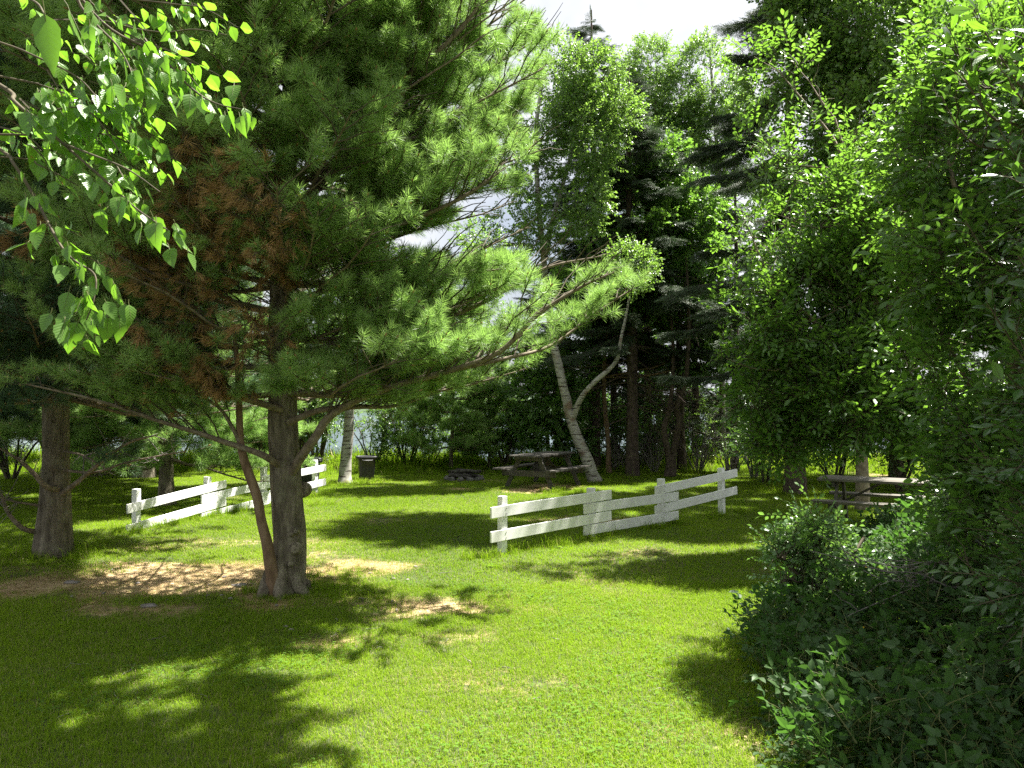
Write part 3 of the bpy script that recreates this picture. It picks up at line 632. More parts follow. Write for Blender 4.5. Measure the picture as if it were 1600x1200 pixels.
# off to the left and right, beyond the frame: neighbours whose shade reaches the lawn
leaf_tree('maple_tree', 'broad maple crown overhanging the lawn from outside the picture, seen only by its shade', Vector((3.7, 1.1, 0)), [[Vector((3.7, 1.1, 0)), Vector((3.4, 1.7, 3)), Vector((2.6, 3.2, 5.6)), Vector((1.6, 4.9, 7.6))]], .16,
    [(Vector((1.4, 6.0, 8.3)), (1.1, 1.0, .8)), (Vector((.5, 5.9, 8.3)), (1.0, .9, .7)), (Vector((.9, 5.4, 8.0)), (1.2, .8, .6)), (Vector((1.1, 5.0, 7.7)), (1.0, .9, .7))], TW_MAPLE, 13, M['bark_limb'], 1.3, .06)

# ---- trees along the far edge of the clearing
spruce_tree('tall pointed spruce topping the row behind the leaning birch', AT(928, 22.2), 13.4, .17, 2.2, 2.0, 1.3, .05, green_from=3.6, seed=31)
spruce_tree('straight dark spruce trunk with dead lower branches, right of the leaning birch', AT(986, 20.6), 11.0, .175, 1.6, 2.6, 1.3, .05, green_from=3.7, seed=32)
spruce_tree('dark spruce behind the middle of the right fence', AT(1062, 22.5), 9.5, .12, 1.3, 2.5, .9, .2, green_from=3.6, seed=33)
spruce_tree('thin scraggly spruce left of the thick one at the right', AT(1150, 21.5), 9.0, .10, 1.2, 2.2, .8, .3, green_from=3.4, seed=36)
spruce_tree('thick sparse spruce with wide bare arms, left of the right picnic table', AT(1241, 16.4), 13.5, .2, 2.0, 3.0, 1.3, .25, green_from=3.0, seed=34)
spruce_tree('dark spruce behind the crooked dead stems, topped by the pale poplar', AT(1085, 25.5), 9.8, .13, 1.3, 2.6, .7, .15, seed=51)
spruce_tree('dark spruce between the pointed spruce and the straight trunk', AT(958, 25), 10.2, .13, 1.5, 2.3, .8, .15, green_from=3.2, seed=52)
spruce_tree('dark spruce beyond the leaning birch fork', AT(872, 26), 7.2, .12, 1.3, 2.2, 1.1, .05, seed=53)
spruce_tree('dark spruce filling the gap above the right picnic table', AT(1400, 19.5), 10, .16, 1.5, 2.6, 1.0, .15, seed=35)
spruce_tree('dark spruce at the far right behind the leafy thicket', AT(1580, 17), 10, .16, 1.0, 2.8, 1.0, .15, seed=37)
spruce_tree('dark spruce behind the paper birch by the bins', AT(470, 24.5), 8.5, .13, 1.8, 2.1, 1.0, .2, green_from=3, seed=38)
for i, (px, d, h, lb, c) in enumerate([(600, 27, 9.5, 'leafy tree beyond the bank behind the lidless bin', [(590, 540, 60), (640, 500, 50), (560, 480, 60), (620, 600, 55), (575, 630, 50)]),
    (745, 27.5, 10, 'leafy tree beyond the bank left of the leaning birch', [(735, 560, 45), (770, 610, 45), (700, 610, 50), (790, 660, 45), (735, 372, 30), (760, 480, 30)]),
    (400, 27, 9, 'leafy tree beyond the bank seen past the thin second stem', [(400, 600, 60), (340, 560, 60), (450, 640, 60), (380, 660, 60), (480, 570, 60)]),
    (1030, 28, 11, 'leafy tree beyond the straight dark spruce', [(1000, 560, 45), (1050, 610, 45), (1020, 660, 50), (960, 620, 45), (1085, 670, 45), (905, 640, 40)]),
    (1185, 27, 11, 'leafy tree beyond the sparse spruce', [(1170, 640, 50), (1210, 560, 60), (1240, 640, 55), (1300, 600, 60), (1150, 690, 45)])]):
    leaf_tree('broadleaf_tree', lb, AT(px, d), [[AT(px, d), P(px, 650, d), P(px + 5, 540, d), P(px + 8, 420, d)]], .09, [CL(a, b, d, r_) for a, b, r_ in c], TW_LIGHT if i < 2 else TW_MAPLE, 8 if i < 2 else 13, M['bark_limb'], 1.25, -.05, group='trees beyond the bank')
b1 = leaf_tree('birch_tree', 'white forked birch leaning left beside the far picnic table', AT(930, 18.9),
    [[AT(930, 18.9), P(916, 715, 18.9), P(905, 690, 18.9), P(892, 655, 18.9), P(882, 610, 18.9), P(868, 550, 18.9), P(856, 470, 18.9), P(849, 400, 18.9), P(840, 300, 18.8), P(838, 200, 18.7), P(848, 120, 18.7)],
     [P(893, 658, 18.9), P(908, 622, 18.7), P(928, 598, 18.6), P(962, 566, 18.5), P(970, 530, 18.5), P(982, 470, 18.5), P(985, 400, 18.5)],
     [P(850, 405, 18.9), P(862, 350, 19), P(884, 272, 19), P(899, 212, 19.1), P(905, 130, 19.1)]], .15,
    [CL(875, 115, 18.8, 48), CL(925, 120, 19, 45), CL(852, 200, 18.8, 42), CL(915, 215, 18.9, 58), CL(835, 285, 18.6, 38), CL(905, 320, 18.8, 50), CL(815, 240, 18.8, 26), CL(955, 180, 19, 42), CL(840, 365, 18.4, 30), CL(765, 380, 19, 38, .6), CL(800, 345, 18.8, 30, .6), CL(985, 420, 18.5, 35)],
    TW_LIGHT, 20, M['bark_birch'], 1.1, -.1)
leaf_tree('birch_tree', 'upright paper birch between the two black bins', AT(539, 18.6),
    [[AT(539, 18.6), P(540, 720, 18.6), P(544, 680, 18.6), P(546, 620, 18.6), P(550, 500, 18.7), P(560, 350, 18.8), P(570, 200, 18.8)]], .155,
    [CL(555, 350, 18.8, 80), CL(520, 460, 18.8, 60), CL(600, 470, 19, 55), CL(600, 250, 18.8, 80), CL(520, 220, 18.8, 70), CL(560, 120, 18.8, 60)], TW_LIGHT, 11, M['bark_birch'], 1.1)
leaf_tree('poplar_tree', 'rounded sunlit poplar right of the pointed spruce', AT(1012, 24),
    [[AT(1012, 24), P(1012, 600, 24), P(1015, 400, 24), P(1022, 250, 24), P(1026, 110, 24)]], .14,
    [CL(1020, 105, 24, 42), CL(998, 165, 24, 48), CL(1052, 150, 24, 44), CL(1030, 215, 23.6, 52), CL(1000, 270, 23.6, 50), CL(1062, 265, 24, 45), CL(975, 130, 24, 28), CL(1020, 330, 24, 50)], TW_LIGHT, 18, M['bark_limb'], 1.1, -.08)
leaf_tree('poplar_tree', 'pale thin stemmed poplar with see-through crown, left of the thick sparse spruce', AT(1128, 24),
    [[AT(1128, 24), P(1128, 600, 24), P(1125, 450, 24), P(1124, 300, 24), P(1116, 180, 24), P(1110, 90, 24)]], .10,
    [CL(1100, 95, 24, 34), CL(1092, 165, 24, 38), CL(1135, 140, 24, 34), CL(1120, 215, 24, 38), CL(1085, 250, 24, 30), CL(1150, 245, 24, 30), CL(1110, 310, 24, 30), CL(1145, 380, 24, 34), CL(1095, 400, 24, 30), CL(1165, 190, 23, 34), CL(1160, 310, 23, 34), CL(1075, 190, 24, 30)], TW_LIGHT, 20, M['bark_birch'], 1.15, -.04)
leaf_tree('maple_tree', 'dark maple with thin reddish trunk between the two dark spruce trunks', AT(951, 21.5),
    [[AT(951, 21.5), P(950, 690, 21.5), P(944, 620, 21.4), P(946, 540, 21.4), P(960, 450, 21.3), P(985, 370, 21.2)]], .075,
    [CL(1000, 360, 20.6, 52), CL(955, 430, 20.6, 46), CL(1040, 420, 20.8, 44), CL(1005, 480, 20.8, 48), CL(935, 500, 21, 40), CL(1045, 330, 21, 40), CL(905, 440, 21, 40), CL(1060, 490, 21, 32), CL(1095, 400, 20.5, 40), CL(1085, 320, 20.8, 42), CL(1050, 260, 21, 40), CL(1120, 480, 20.5, 34), CL(975, 290, 21, 34), CL(1100, 560, 20.5, 30)], TW_MAPLE, 15, M['bark_brown'], 1.0, -.1)
leaf_tree('maple_tree', 'low dark bushy maple right behind the far picnic table', AT(856, 21.8),
    [[AT(856, 21.8), P(856, 690, 21.8), P(852, 620, 21.8), P(860, 560, 21.8)]], .06,
    [CL(850, 560, 21.6, 42), CL(826, 615, 21.6, 40), CL(880, 630, 21.6, 46), CL(856, 680, 21.4, 40, .7), CL(905, 575, 21.6, 38), CL(822, 672, 21.6, 30), CL(900, 690, 21.8, 32, .8)], TW_MAPLE, 15, M['bark_brown'], .9, -.3)
# twin crooked stems right of the straight spruce
o = tree_root('dead_tree', AT(1046, 20.2), 'pair of crooked dead stems behind the middle of the right fence', 'tree'); random.seed(41)
for pts in ([AT(1042, 20.2), P(1046, 720, 20.2), P(1038, 670, 20.2), P(1046, 640, 20.2), P(1052, 560, 20.3), P(1046, 460, 20.3)], [AT(1050, 20.2), P(1052, 710, 20.2), P(1062, 660, 20.2), P(1058, 635, 20.2), P(1072, 590, 20.1), P(1076, 500, 20), P(1072, 400, 20)]):
    q = spline(pts, 5); b = MB(); b.tube(rpts(q, o), taper(len(q), .11, .03), 10, wob=.25, seed=4); b.build('stem', M['bark_dark'], o); t_ = MB()
    for g in range(22):
        c, d = along(q, random.uniform(.2, .98)); e = c + (rnd_dir() + Vector((0, 0, -.1))).normalized() * random.uniform(.4, 1.5); w_ = wander(c, e, 5, .12); t_.tube(rpts(w_, o), taper(6, .014, .003), 4)
        for u in range(3):
            c2, d2 = along(w_, random.uniform(.3, .9)); t_.tube(rpts(wander(c2, c2 + (d2 + rnd_dir()).normalized() * .3, 2, .1), o), taper(3, .005, .002), 3)
    t_.build('bare_twigs', M['bark_dark'], o, kind='stuff')

# ---- shrubs along the bank (each its own), lake glinting between
def shrub(label, base, h, wd, twigs, dens, sc=1.0, hole=-.1, stems=6, seed=1, bark='twig', cat='shrub', group=None, name='shrub', leafy=True, lowz=.1):
    random.seed(seed); o = tree_root(name, base, label, cat, group); B = Vector(base); st = MB(); ends = []
    for k in range(stems):
        a = random.uniform(0, 2 * math.pi); e = B + Vector((math.cos(a) * wd * random.uniform(.2, .8), math.sin(a) * wd * random.uniform(.2, .8), h * random.uniform(.6, .98)))
        q = wander(B + Vector((math.cos(a) * .06, math.sin(a) * .06, -.03)), e, 6, .1); st.tube(rpts(q, o), taper(7, .008 + .009 * h, .004), 5)
        for g in range(7):
            c, d = along(q, random.uniform(.25, .98)); e2 = c + (d * .7 + rnd_dir()).normalized() * random.uniform(.2, .45) * max(.5, h * .4); w_ = wander(c, e2, 3, .12); st.tube(rpts(w_, o), taper(4, .006, .002), 3); ends.append(w_)
            for u in range(2):
                c2, d2 = along(w_, random.uniform(.3, .95)); w2 = wander(c2, c2 + (d2 + rnd_dir()).normalized() * .3, 2, .1); st.tube(rpts(w2, o), taper(3, .004, .0015), 3); ends.append(w2)
        ends.append(q[3:])
    st.build('stems', M[bark], o, kind='stuff')
    it = []
    if leafy:
        for _ in range(int(dens * wd * h * 60)):
            w_ = random.choice(ends); c, d = along(w_, random.random()); p = c + rnd_dir() * random.random() ** .5 * .35 * min(1, wd)
            if p.z - B.z < lowz or noise.noise(p * 1.7) < hole: continue
            it.append((p, (rnd_dir() + Vector(((p.x - B.x), (p.y - B.y), .3)) * .6).normalized(), Vector((0, 0, 1)) + rnd_dir() * .6, sc * random.uniform(.7, 1.2), random.randrange(len(twigs)), random.random()))
        scatter('foliage', rel(it, o), twigs, o)
    return o
SG = 'leafy shrubs along the lake bank'
for i, (px, d, h, wd, tws, lb) in enumerate([
    (400, 22.5, 1.7, .9, TW_LIGHT, 'sunlit shrub seen between the thin stem and the big pine trunk'), (500, 24, 2.4, .9, TW_LIGHT, 'leafy shrub behind the far end of the left fence'),
    (585, 23.5, 1.6, 1.0, TW_LIGHT, 'leafy shrub behind the black bin right of the paper birch'), (635, 23.6, 1.9, .9, TW_DARK, 'darker shrub right of the open black bin'),
    (672, 24.2, 1.4, .7, TW_LIGHT, 'low shrub below the bright glimpse of the lake'), (728, 24.8, 1.5, .8, TW_LIGHT, 'low shrub behind the fire ring'),
    (790, 22.8, 1.9, .9, TW_LIGHT, 'yellow green shrub just left of the far picnic table'), (915, 23.0, 1.5, .8, TW_LIGHT, 'sunlit shrub seen right of the far picnic table'),
    (970, 23.5, 1.5, .8, TW_LIGHT, 'shrub between the two dark spruce trunks'), (1015, 23.2, 1.8, .9, TW_LIGHT, 'olive shrub right of the straight spruce trunk'),
    (330, 23, 1.8, 1.2, TW_DARK, 'dark shrub behind the first span of the left fence'), (230, 21.5, 1.7, 1.2, TW_DARK, 'dark shrub behind the near end of the left fence'), (150, 21, 1.9, 1.3, TW_DARK, 'dark shrub seen right of the left edge pine'),
    (20, 19.5, 2.2, 1.5, TW_DARK, 'dark shrub behind the left edge pine'), (280, 24.5, 2.6, 1.8, TW_DARK, 'tall dark shrub on the bank behind the first left fence post'), (90, 24, 2.8, 2.0, TW_DARK, 'tall dark shrub on the bank behind the left edge pine trunk'), (-60, 22, 2.6, 2, TW_DARK, 'dark shrub cut by the left edge of the picture'), (1195, 18.6, 1.5, .7, TW_DARK, 'shrub just left of the thick sparse spruce'), (1300, 17.5, 1.9, 1.1, TW_DARK, 'dark shrub right behind the left end of the near picnic table'),
    (1400, 16.5, 2.3, 1.3, TW_DARK, 'dark shrub behind the near picnic table'), (1520, 15, 2.6, 1.5, TW_DARK, 'dark shrub at the right behind the thicket'), (1110, 23.5, 1.3, .8, TW_LIGHT, 'thin leafed shrub behind the last span of the right fence')]):
    shrub(lb, AT(px, d), h * 1.45, wd * 1.35, tws, 3.2 if tws is TW_LIGHT else 5.0, 1.1, -.02, 7, 50 + i, group=SG)
BG = 'bare twiggy bushes along the far edge'
for i, (px, d, h, wd, lb) in enumerate([(1090, 21.5, 1.7, 1.1, 'tangled brown bare bush behind the right fence'), (1140, 20.5, 1.6, 1.1, 'tangled bare bush behind the end post of the right fence'), (1178, 19.8, 1.9, .9, 'bare bush left of the thick sparse spruce'), (1022, 21.6, 1.2, .8, 'low bare bush at the foot of the crooked dead stems'), (965, 22.3, 1.2, .7, 'low bare bush between the spruce trunks')]):
    shrub(lb, AT(px, d), h, wd, TW_MAPLE, .12, .7, .1, 12, 80 + i, 'dead_wood', group=BG)

# ---- the leafy thicket on the right
t1 = leaf_tree('cherry_tree', 'leafy tree filling the right half above the near picnic table', AT(1530, 9.9),
    [[AT(1530, 9.9), P(1515, 800, 9.8), P(1460, 650, 9.6), P(1370, 500, 9.5), P(1350, 350, 9.4), P(1345, 260, 9.7)], [P(1400, 650, 9.6), P(1340, 580, 9.4), P(1270, 500, 9.3), P(1200, 440, 9.2)], [P(1370, 500, 9.5), P(1450, 380, 9.6), P(1490, 250, 9.7), P(1500, 100, 9.7)]], .11,
    [CL(1140, 450, 9.3, 26), CL(1150, 560, 9.3, 30), CL(1165, 330, 9.5, 28), CL(1212, 690, 9.5, 34), CL(1180, 620, 9.4, 28), CL(1240, 420, 9.2, 45), CL(1330, 560, 9.3, 50), CL(1320, 420, 9.5, 55), CL(1340, 330, 10, 55), CL(1170, 100, 10.5, 26), CL(1230, 100, 10.3, 40), CL(1225, 270, 9.6, 48), CL(1180, 215, 10, 30), CL(1290, 230, 9.8, 60), CL(1178, 490, 9.3, 62), CL(1185, 370, 10.3, 50), CL(1270, 360, 9.5, 85), CL(1275, 490, 9.3, 90), CL(1235, 600, 9.3, 55), CL(1310, 630, 9.1, 75), CL(1400, 270, 10.1, 60), CL(1390, 430, 9.9, 100), CL(1390, 590, 9.5, 85), CL(1480, 690, 8.9, 60, .7), CL(1250, 690, 9.5, 42), CL(1470, 150, 9.8, 50)],
    TW_THICK, 34, M['bark_limb'], 1.15, -.1, upb=.45)
t3 = leaf_tree('poplar_tree', 'tall round leaved poplar above and behind the right picnic table', AT(1345, 14),
    [[AT(1345, 14), P(1345, 600, 14), P(1340, 400, 14), P(1330, 200, 14), P(1320, 0, 14)]], .10, [CL(1222, 270, 14, 36), CL(1190, 150, 14, 24), CL(1300, 120, 14, 60), CL(1250, 40, 14, 45, .7), CL(1212, 30, 14, 34, .8), CL(1370, 60, 13.5, 85), CL(1380, 220, 13.5, 95), CL(1310, 320, 14, 45), CL(1470, 80, 13.5, 80), CL(1400, 400, 14, 80), CL(1300, -60, 14, 90), (Vector((4.4, 14.6, 12)), (1.2, 1.2, .9)), (Vector((3.9, 14.2, 11.2)), (1.1, 1.1, .7)), (Vector((3.4, 13.6, 10.6)), (1, 1, .5)), (Vector((3.0, 14.4, 11.4)), (1.1, 1, .6)), (Vector((4.9, 13.5, 11.4)), (1, 1, .7)), (Vector((3.6, 15.2, 12.4)), (1.2, 1, .8))], TW_LIGHT, 24, M['bark_limb'], 1.35, -.1)  # trailing clumps, above the view, are added to shade the middle lawn
leaf_tree('cherry_tree', 'leafy tree just outside the right edge that shades the brambles', Vector((6.2, 5.0, 0)), [[Vector((6.2, 5, 0)), Vector((5.9, 5, 2)), Vector((5.3, 5, 4)), Vector((5.0, 5, 6))]], .09,  # unseen tree, added to keep the brambles in shade
    [(Vector((4.9, 4.9, 3.6)), (.9, .9, .8)), (Vector((5.4, 5.4, 4.8)), (1, 1, .9)), (Vector((4.7, 4.3, 2.7)), (.7, .8, .6)), (Vector((5.3, 4.2, 3.9)), (.9, .9, .8)), (Vector((5.6, 6.3, 4.4)), (.9, .9, .9)), (Vector((5.0, 5.0, 5.9)), (.9, .9, .8)), (Vector((4.4, 3.6, 2.4)), (.6, .6, .5))], TW_DARK, 26, M['bark_limb'], 1.1, -.2)
t2 = leaf_tree('cherry_tree', 'dark leafy tree at the right edge in front of the picnic table', AT(1640, 6.2),
    [[AT(1640, 6.2), P(1620, 900, 6.1), P(1600, 700, 6), P(1580, 500, 5.9), P(1570, 300, 5.8), P(1560, 100, 5.8)], [P(1600, 700, 6), P(1530, 620, 5.9), P(1470, 520, 5.8)], [P(1580, 500, 5.9), P(1520, 380, 5.8), P(1480, 250, 5.8)]], .08,
    [CL(1450, 420, 6.6, 40), CL(1440, 540, 6.6, 45), CL(1430, 250, 7, 45), CL(1470, 90, 6.6, 60), CL(1500, 240, 6, 85), CL(1590, 330, 5.8, 90), CL(1510, 420, 5.8, 90), CL(1600, 540, 5.6, 90), CL(1500, 600, 5.9, 85), CL(1590, 710, 5.4, 90), CL(1530, 770, 5.8, 60), CL(1580, 860, 5.2, 80), CL(1510, 840, 6.2, 40), CL(1560, 120, 6, 90), CL(1650, 150, 6, 80), CL(1680, 450, 5.6, 80), CL(1690, 700, 5.4, 90), CL(1420, 330, 6.6, 45)],
    TW_THICK, 38, M['bark_limb'], 1.05, -.18, upb=.45)
# nearest willow-leaved shrub: every leaf that shows large is a leaf of its own
def leaf_meshes(n, lw, mat, seg=6, seed=1, **k):
    random.seed(seed); out = []
    for i in range(n):
        v, f = leaf_geo(lw[0] * random.uniform(.9, 1.1), lw[1] * random.uniform(.9, 1.1), random.uniform(.1, .4), random.uniform(-.1, .5), seg, **k); mb = MB(); mb.add(v, f, 0, random.random()); mb.tube([(0, -lw[0] * .25, .004), (0, -lw[0] * .1, 0), (0, lw[0] * .12, 0)], [.0012, .001, .0008], 4, 1); mb.tube([(0, lw[0] * .1, -.0007), (0, lw[0] * .9, -.0012 - lw[0] * .1)], [.0008, .0002], 3, 1)
        out.append(mb.mesh('leaf', [M[mat], M['twig_green']]))
    return out
def leaf_obj(meshes, parent, p, y, up, s):
    o = link(bpy.data.objects.new('leaf', random.choice(meshes)), parent); o.location = Vector(p) - parent.location
    o.rotation_euler = euler_from(y, up); o.scale = (s, s, s); return o
nr = tree_root('willow_shrub', AT(1750, 3.4), 'nearest shrub at the top right corner with long bright upright leaves', 'shrub'); random.seed(61)
LM = leaf_meshes(5, (.085, .032), 'leaf_dark', 6, 2, peak=.5); LM2 = leaf_meshes(4, (.085, .034), 'birch_leaf', 6, 3, peak=.5)
st = MB(); B = nr.location.copy(); nl = 0
tips = [(1590, 10, 2.9), (1545, 60, 3.1), (1500, 110, 3.4), (1580, 130, 2.8), (1480, 60, 3.6), (1600, 260, 2.8), (1560, 200, 3.2), (1590, 400, 3.0), (1500, 330, 3.7), (1585, 540, 3.1), (1470, 150, 3.6), (1540, 470, 3.6), (1520, 20, 3.4), (1530, 700, 3.8), (1590, 780, 3.3), (1500, 860, 4.2)]
for i, (px, py, d) in enumerate(tips):
    e = P(px, py, d); b0 = B + Vector((random.uniform(-.2, .2), random.uniform(-.2, .2), 0)); q = spline([b0, P(1800, 900, d + .4), P(max(px + 110, 1640), py + 170, d + .2), P(px + 45, py + 70, d + .05), e], 7); st.tube(rpts(q, nr), taper(len(q), .012, .002), 6)
    shoots_ = [(q[-9:], 7)]
    for k in range(4):
        p, dr = along(q, .70 + .07 * k); v = (dr + rnd_dir() * .9 + Vector((0, 0, .25))).normalized(); w_ = wander(p, p + v * random.uniform(.12, .26), 5, .15, -.1); st.tube(rpts(w_, nr), taper(6, .003, .0012), 4); shoots_.append((w_, random.randrange(3, 6)))
    for w_, n in shoots_:
        ph = random.uniform(0, 6)
        for k in range(n):
            p, dr = along(w_, min(.999, .12 + .88 * (k + random.random() * .7) / n)); an = ph + k * 2.4 + random.uniform(-.5, .5); sdd = Vector((math.cos(an), math.sin(an), random.uniform(-.5, .5))); sdd = (sdd - dr * sdd.dot(dr)).normalized()
            if nl >= 296: break
            x_, y_, d_ = px_of(p)
            if x_ > 1640 or y_ < -40: continue
            y = (dr * random.uniform(.5, 1.1) + sdd * random.uniform(.5, 1.0) + Vector((0, 0, random.uniform(-.3, .4)))).normalized(); top = i in (0, 1, 3, 2)
            leaf_obj(LM2 if top or random.random() < .15 else LM, nr, p + y * .012, y, dr * .6 + rnd_dir() * .8 + Vector((0, 0, .5)), random.uniform(.55, 1.15)); nl += 1
st.build('stems', M['twig'], nr, kind='stuff')
scatter('foliage', rel(leaf_cloud([(P(1775, y_, 3.45), (.42, .5, .5)) for y_ in (-60, 140, 340, 540, 740, 900)] + [(P(1950, y_, 3.6), (.45, .5, .6)) for y_ in (200, 500, 800)], 36, .95, 4, -.2), nr), TW_DARK, nr)

# ---- silvery bush at the lawn's edge, brambles, buttercups
random.seed(71)
gb = leaf_tree('bush', 'pale silvery leaved bush at the lawn edge in front of the picnic table', G(1300, 1010),
    [[G(1300, 1010), P(1295, 950, 6.2), P(1280, 880, 6.3), P(1268, 820, 6.4)], [P(1295, 950, 6.2), P(1250, 900, 6.2), P(1215, 870, 6.2)], [P(1290, 920, 6.2), P(1330, 870, 6.3), P(1350, 840, 6.4)]], .02,
    [CL(1262, 852, 6.3, 38), CL(1240, 885, 6.2, 32), CL(1295, 870, 6.3, 36), CL(1330, 905, 6.3, 40), CL(1268, 930, 6.1, 46), CL(1225, 865, 6.1, 20), CL(1320, 960, 6.0, 46), CL(1222, 905, 6.1, 18, .6), CL(1250, 803, 6.3, 10), CL(1280, 812, 6.3, 13)], TW_GRAY, 60, M['twig'], .8, -.12, cat='bush', sides=6)
leaf_tree('bush', 'leafy bush touching the right end of the near picnic table', AT(1440, 9.8),
    [[AT(1440, 9.8), P(1440, 820, 9.7), P(1430, 780, 9.6)]], .02, [CL(1475, 800, 9, 36), CL(1430, 850, 8.6, 40, .7), CL(1520, 820, 8.6, 45), CL(1385, 835, 9, 20, .7)], TW_GRAY, 40, M['twig'], .95, -.15, cat='bush', sides=6)
bit = []
def bram_h(x, y):
    x0 = interp([(3.2, 1.25), (4, 1.45), (5, 1.62), (6, 1.8), (7, 2.5), (8.5, 3.6), (10, 4.6)], y) + .12 * noise.noise((y * 2, 3, 1)); u = x - x0
    return -1 if u < 0 else (.10 + .55 * (1 - math.exp(-u * 1.3)) + .16 * noise.noise((x * 1.5, y * 1.5, 0)))
for _ in range(11000):
    x, y = random.uniform(1.2, 6.5), random.uniform(2.6, 10)
    h = bram_h(x, y)
    if h < 0: continue
    p = Vector((x, y, H(x, y) + h * random.uniform(.35, 1.1)))
    if True: bit.append((p, (rnd_dir() + Vector((-.3, -.2, .35))).normalized(), Vector((0, 0, 1)) + rnd_dir() * .5, random.uniform(.6, 1.3), random.randrange(3), random.random()))
scatter('undergrowth', bit, TW_BRAMBLE)['label'] = 'dark bramble leaves covering the ground at the lower right'
def buttercup_mesh(s):
    random.seed(s); mb = MB()
    for k in range(5):
        a = k * 2 * math.pi / 5; d = Vector((math.cos(a), math.sin(a), .35)); put(mb, leaf_geo(.011, .011, .3, -.3, 3, .6), (0, 0, 0), d, (0, 0, 1), 1, 0, .5)
    mb.tube([(0, 0, -.001), (0, 0, .004)], [.003, .002], 6, 0, True); return mb.mesh('petals', [M['yellow_bloom']])
def stem_mesh(h):
    mb = MB(); mb.tube([(0, 0, 0), (.01, .006, -h * .5), (.0, .02, -h)], [.0012, .0012, .0015], 4); return mb.mesh('stem', [M['twig_green']])
bm_, sm_ = buttercup_mesh(1), stem_mesh(.3)
for px, py, d in [(1301, 1051, 4.75), (1308, 1052, 4.8), (1343, 1051, 4.6), (1336, 1067, 4.55), (1334, 1104, 4.4), (1349, 981, 5.1), (1303, 1084, 4.6), (1326, 1088, 4.5), (1370, 1043, 4.6), (1153, 1031, 5.6), (1370, 886, 6.2), (1353, 887, 6.3), (1575, 1057, 3.9), (1588, 1091, 3.8), (1564, 1127, 3.7), (1290, 1179, 3.9), (1311, 1189, 3.9), (1271, 1160, 4.1), (1586, 1045, 4.0)]:
    p = P(px, py, d); f = bpy.data.objects.new('buttercup', None); f.location = p; f.rotation_euler = (random.uniform(.2, .9), random.uniform(-.4, .4), random.uniform(0, 6)); f.empty_display_size = .02; link(f)
    tag(f, 'small yellow buttercup flower among the dark undergrowth at the lower right', 'flower', 'yellow buttercups in the undergrowth'); link(bpy.data.objects.new('petals', bm_), f); link(bpy.data.objects.new('stem', sm_), f)
# brush pile of dead branches
random.seed(73)
for i in range(22):
    px0, py0 = random.uniform(1480, 1590), random.uniform(850, 925); px1, py1 = random.uniform(1240, 1460), random.uniform(845, 960)
    spec = [((1592, 862, 5.8), (1460, 905, 5.6), (1265, 860, 5.7)), ((1590, 878, 5.5), (1480, 900, 5.4), (1400, 930, 5.3), (1325, 962, 5.1)), ((1555, 850, 5.9), (1500, 885, 5.8), (1440, 905, 5.7), (1380, 905, 5.6), (1330, 880, 5.7))]
    if i < 3: pts = [P(*s) for s in spec[i]]; r = .012
    else:
        d0 = random.uniform(5.2, 6.2); a, b = P(px0, py0, d0), P(px1, py1, d0 + random.uniform(-.6, .6)); b = a.lerp(b, random.uniform(.3, .9)); pts = wander(a, b, 4, .12, .05); r = random.uniform(.004, .011)
    q = spline(pts, 4); c = q[0].copy(); bch = MB(); bch.tube([p - c for p in q], taper(len(q), r, .0025), 6, wob=.1)
    for g in range(5):
        a, d = along(q, random.uniform(.25, .95)); w_ = wander(a, a + (d + rnd_dir() * .8).normalized() * random.uniform(.1, .35), 3, .12); bch.tube([p - c for p in w_], taper(4, r * .45, .0015), 4)
    o = bch.build('dead_branch', M['dead_wood'], loc=c)
    tag(o, ['long grey dead branch reaching left out of the brush pile', 'dead branch sloping down to the left in the brush pile', 'crooked dead branch arching over the brush pile'][i] if i < 3 else 'grey dead branch in the brush pile at the right edge', 'branch', 'dead branches of the brush pile')

